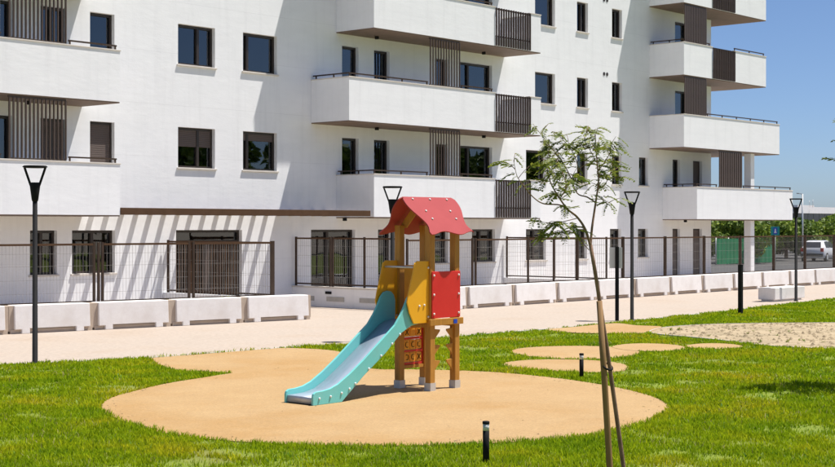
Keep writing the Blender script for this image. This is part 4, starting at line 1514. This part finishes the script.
# low weeds: in the planting bed, along the barriers, and broad-leaved clumps in the lawn
def weed(pos, s, seed, label, grp):
    rr = random.Random(seed)
    mb = MB()
    for i in range(rr.randint(7, 12)):
        a = rr.uniform(0, 6.28); L = s * rr.uniform(.5, 1.1); up = rr.uniform(.3, 1.1)
        d = Vector((math.cos(a), math.sin(a), up)).normalized()
        t = Vector((-d.y, d.x, 0)).normalized() * L * .16
        p_ = Vector(pos) + Vector((rr.uniform(-1, 1), rr.uniform(-1, 1), 0)) * s * .2
        mb.quad(p_, p_ + d * L * .55 + t, p_ + d * L, p_ + d * L * .55 - t)
    o = mb.build('weed', M['leaf'], loc=tuple(pos), fix=False)
    tag(o, label, 'plant', grp)
wp = random.Random(4)
for i, px in enumerate((12, 76, 101, 118, 159, 168, 222)):
    s_ = along([px], A, B)[0]
    uu = (Vector((*B, 0)) - Vector((*A, 0))).normalized()
    q = Vector((*A, 0)) + uu * s_
    weed((q.x, q.y - .12, TZ - .01), .12 + .1 * (px == 222), 100 + i, 'small green weed sprouting behind the barriers of the entrance patio', 'weeds behind the barriers')
for i in range(26):
    px, py = wp.uniform(660, 834), wp.uniform(327, 346)
    if py > 332 + (px - 655) * .12 or py < 329:
        continue
    x, y = G(px, py)
    weed((x, y, .018), wp.uniform(.05, .11), 200 + i, 'small green weed in the sandy planting bed', 'weeds in the planting bed')

# clods and stones in the planting bed
nc = 1500
lo, hi = np.min(BED, 0), np.max(BED, 0)
Pc = RNG.uniform(lo, hi, (nc, 2))
Pc = Pc[inside(Pc, shrink(BED, .12))]
nc = len(Pc)
sz = RNG.uniform(.012, .05, nc) ** 1.0
oc = np.array([[1, 0, 0], [0, 1, 0], [-1, 0, 0], [0, -1, 0], [0, 0, .75], [0, 0, -.75]])
Vc = oc[None] * sz[:, None, None] * RNG.uniform(.6, 1.4, (nc, 6, 1)) + np.concatenate([Pc, np.full((nc, 1), .022)], 1)[:, None, :]
fc = np.array([[0, 1, 4], [1, 2, 4], [2, 3, 4], [3, 0, 4], [1, 0, 5], [2, 1, 5], [3, 2, 5], [0, 3, 5]])
Fc = (fc[None] + 6 * np.arange(nc)[:, None, None]).reshape(-1, 3)
mc_ = bpy.data.meshes.new('soil_clods')
mc_.from_pydata(Vc.reshape(-1, 3).tolist(), [], Fc.tolist())
mc_.materials.append(M['soil'])
co_ = bpy.data.objects.new('soil_clods', mc_)
COL.objects.link(co_)
tag(co_, 'loose sandy clods and stones in the planting bed', 'soil', kind='stuff')

# blown bits of soil, dry leaf and twig on the play surface, thicker along its edge
nd = 9000
lo, hi = np.min(MAIN, 0), np.max(MAIN, 0)
Pd = RNG.uniform(lo, hi, (nd, 2))
ins = inside(Pd, shrink(MAIN, .05))
core = inside(Pd, shrink(MAIN, .38))
Pd = Pd[ins & (~core | (RNG.random(nd) < .012)) & (RNG.random(nd) < .30)]
nd = len(Pd)
az = RNG.uniform(0, 6.28, nd); ln = RNG.uniform(.004, .016, nd); wd = ln * RNG.uniform(.3, .7, nd)
ca, sa = np.cos(az), np.sin(az)
zz = np.full(nd, .0165)
Vd = np.stack([np.stack([Pd[:, 0] + ca * ln * a - sa * wd * b, Pd[:, 1] + sa * ln * a + ca * wd * b, zz + c * .006], 1) for a, b, c in ((-1, -1, 0), (1, -1, 0), (1, 1, 1), (-1, 1, .4))], 1).reshape(-1, 3)
md_ = bpy.data.meshes.new('surface_litter')
md_.from_pydata(Vd.tolist(), [], np.arange(4 * nd).reshape(-1, 4).tolist())
M['litter'] = leaf_mat('litter', (0.12, 0.075, 0.035), (0.20, 0.13, 0.06), (0.28, 0.24, 0.07), 0.05)
md_.materials.append(M['litter'])
lo_ = bpy.data.objects.new('surface_litter', md_)
COL.objects.link(lo_)
tag(lo_, 'loose soil crumbs and dry leaf bits along the play surface edge', 'litter', kind='stuff')
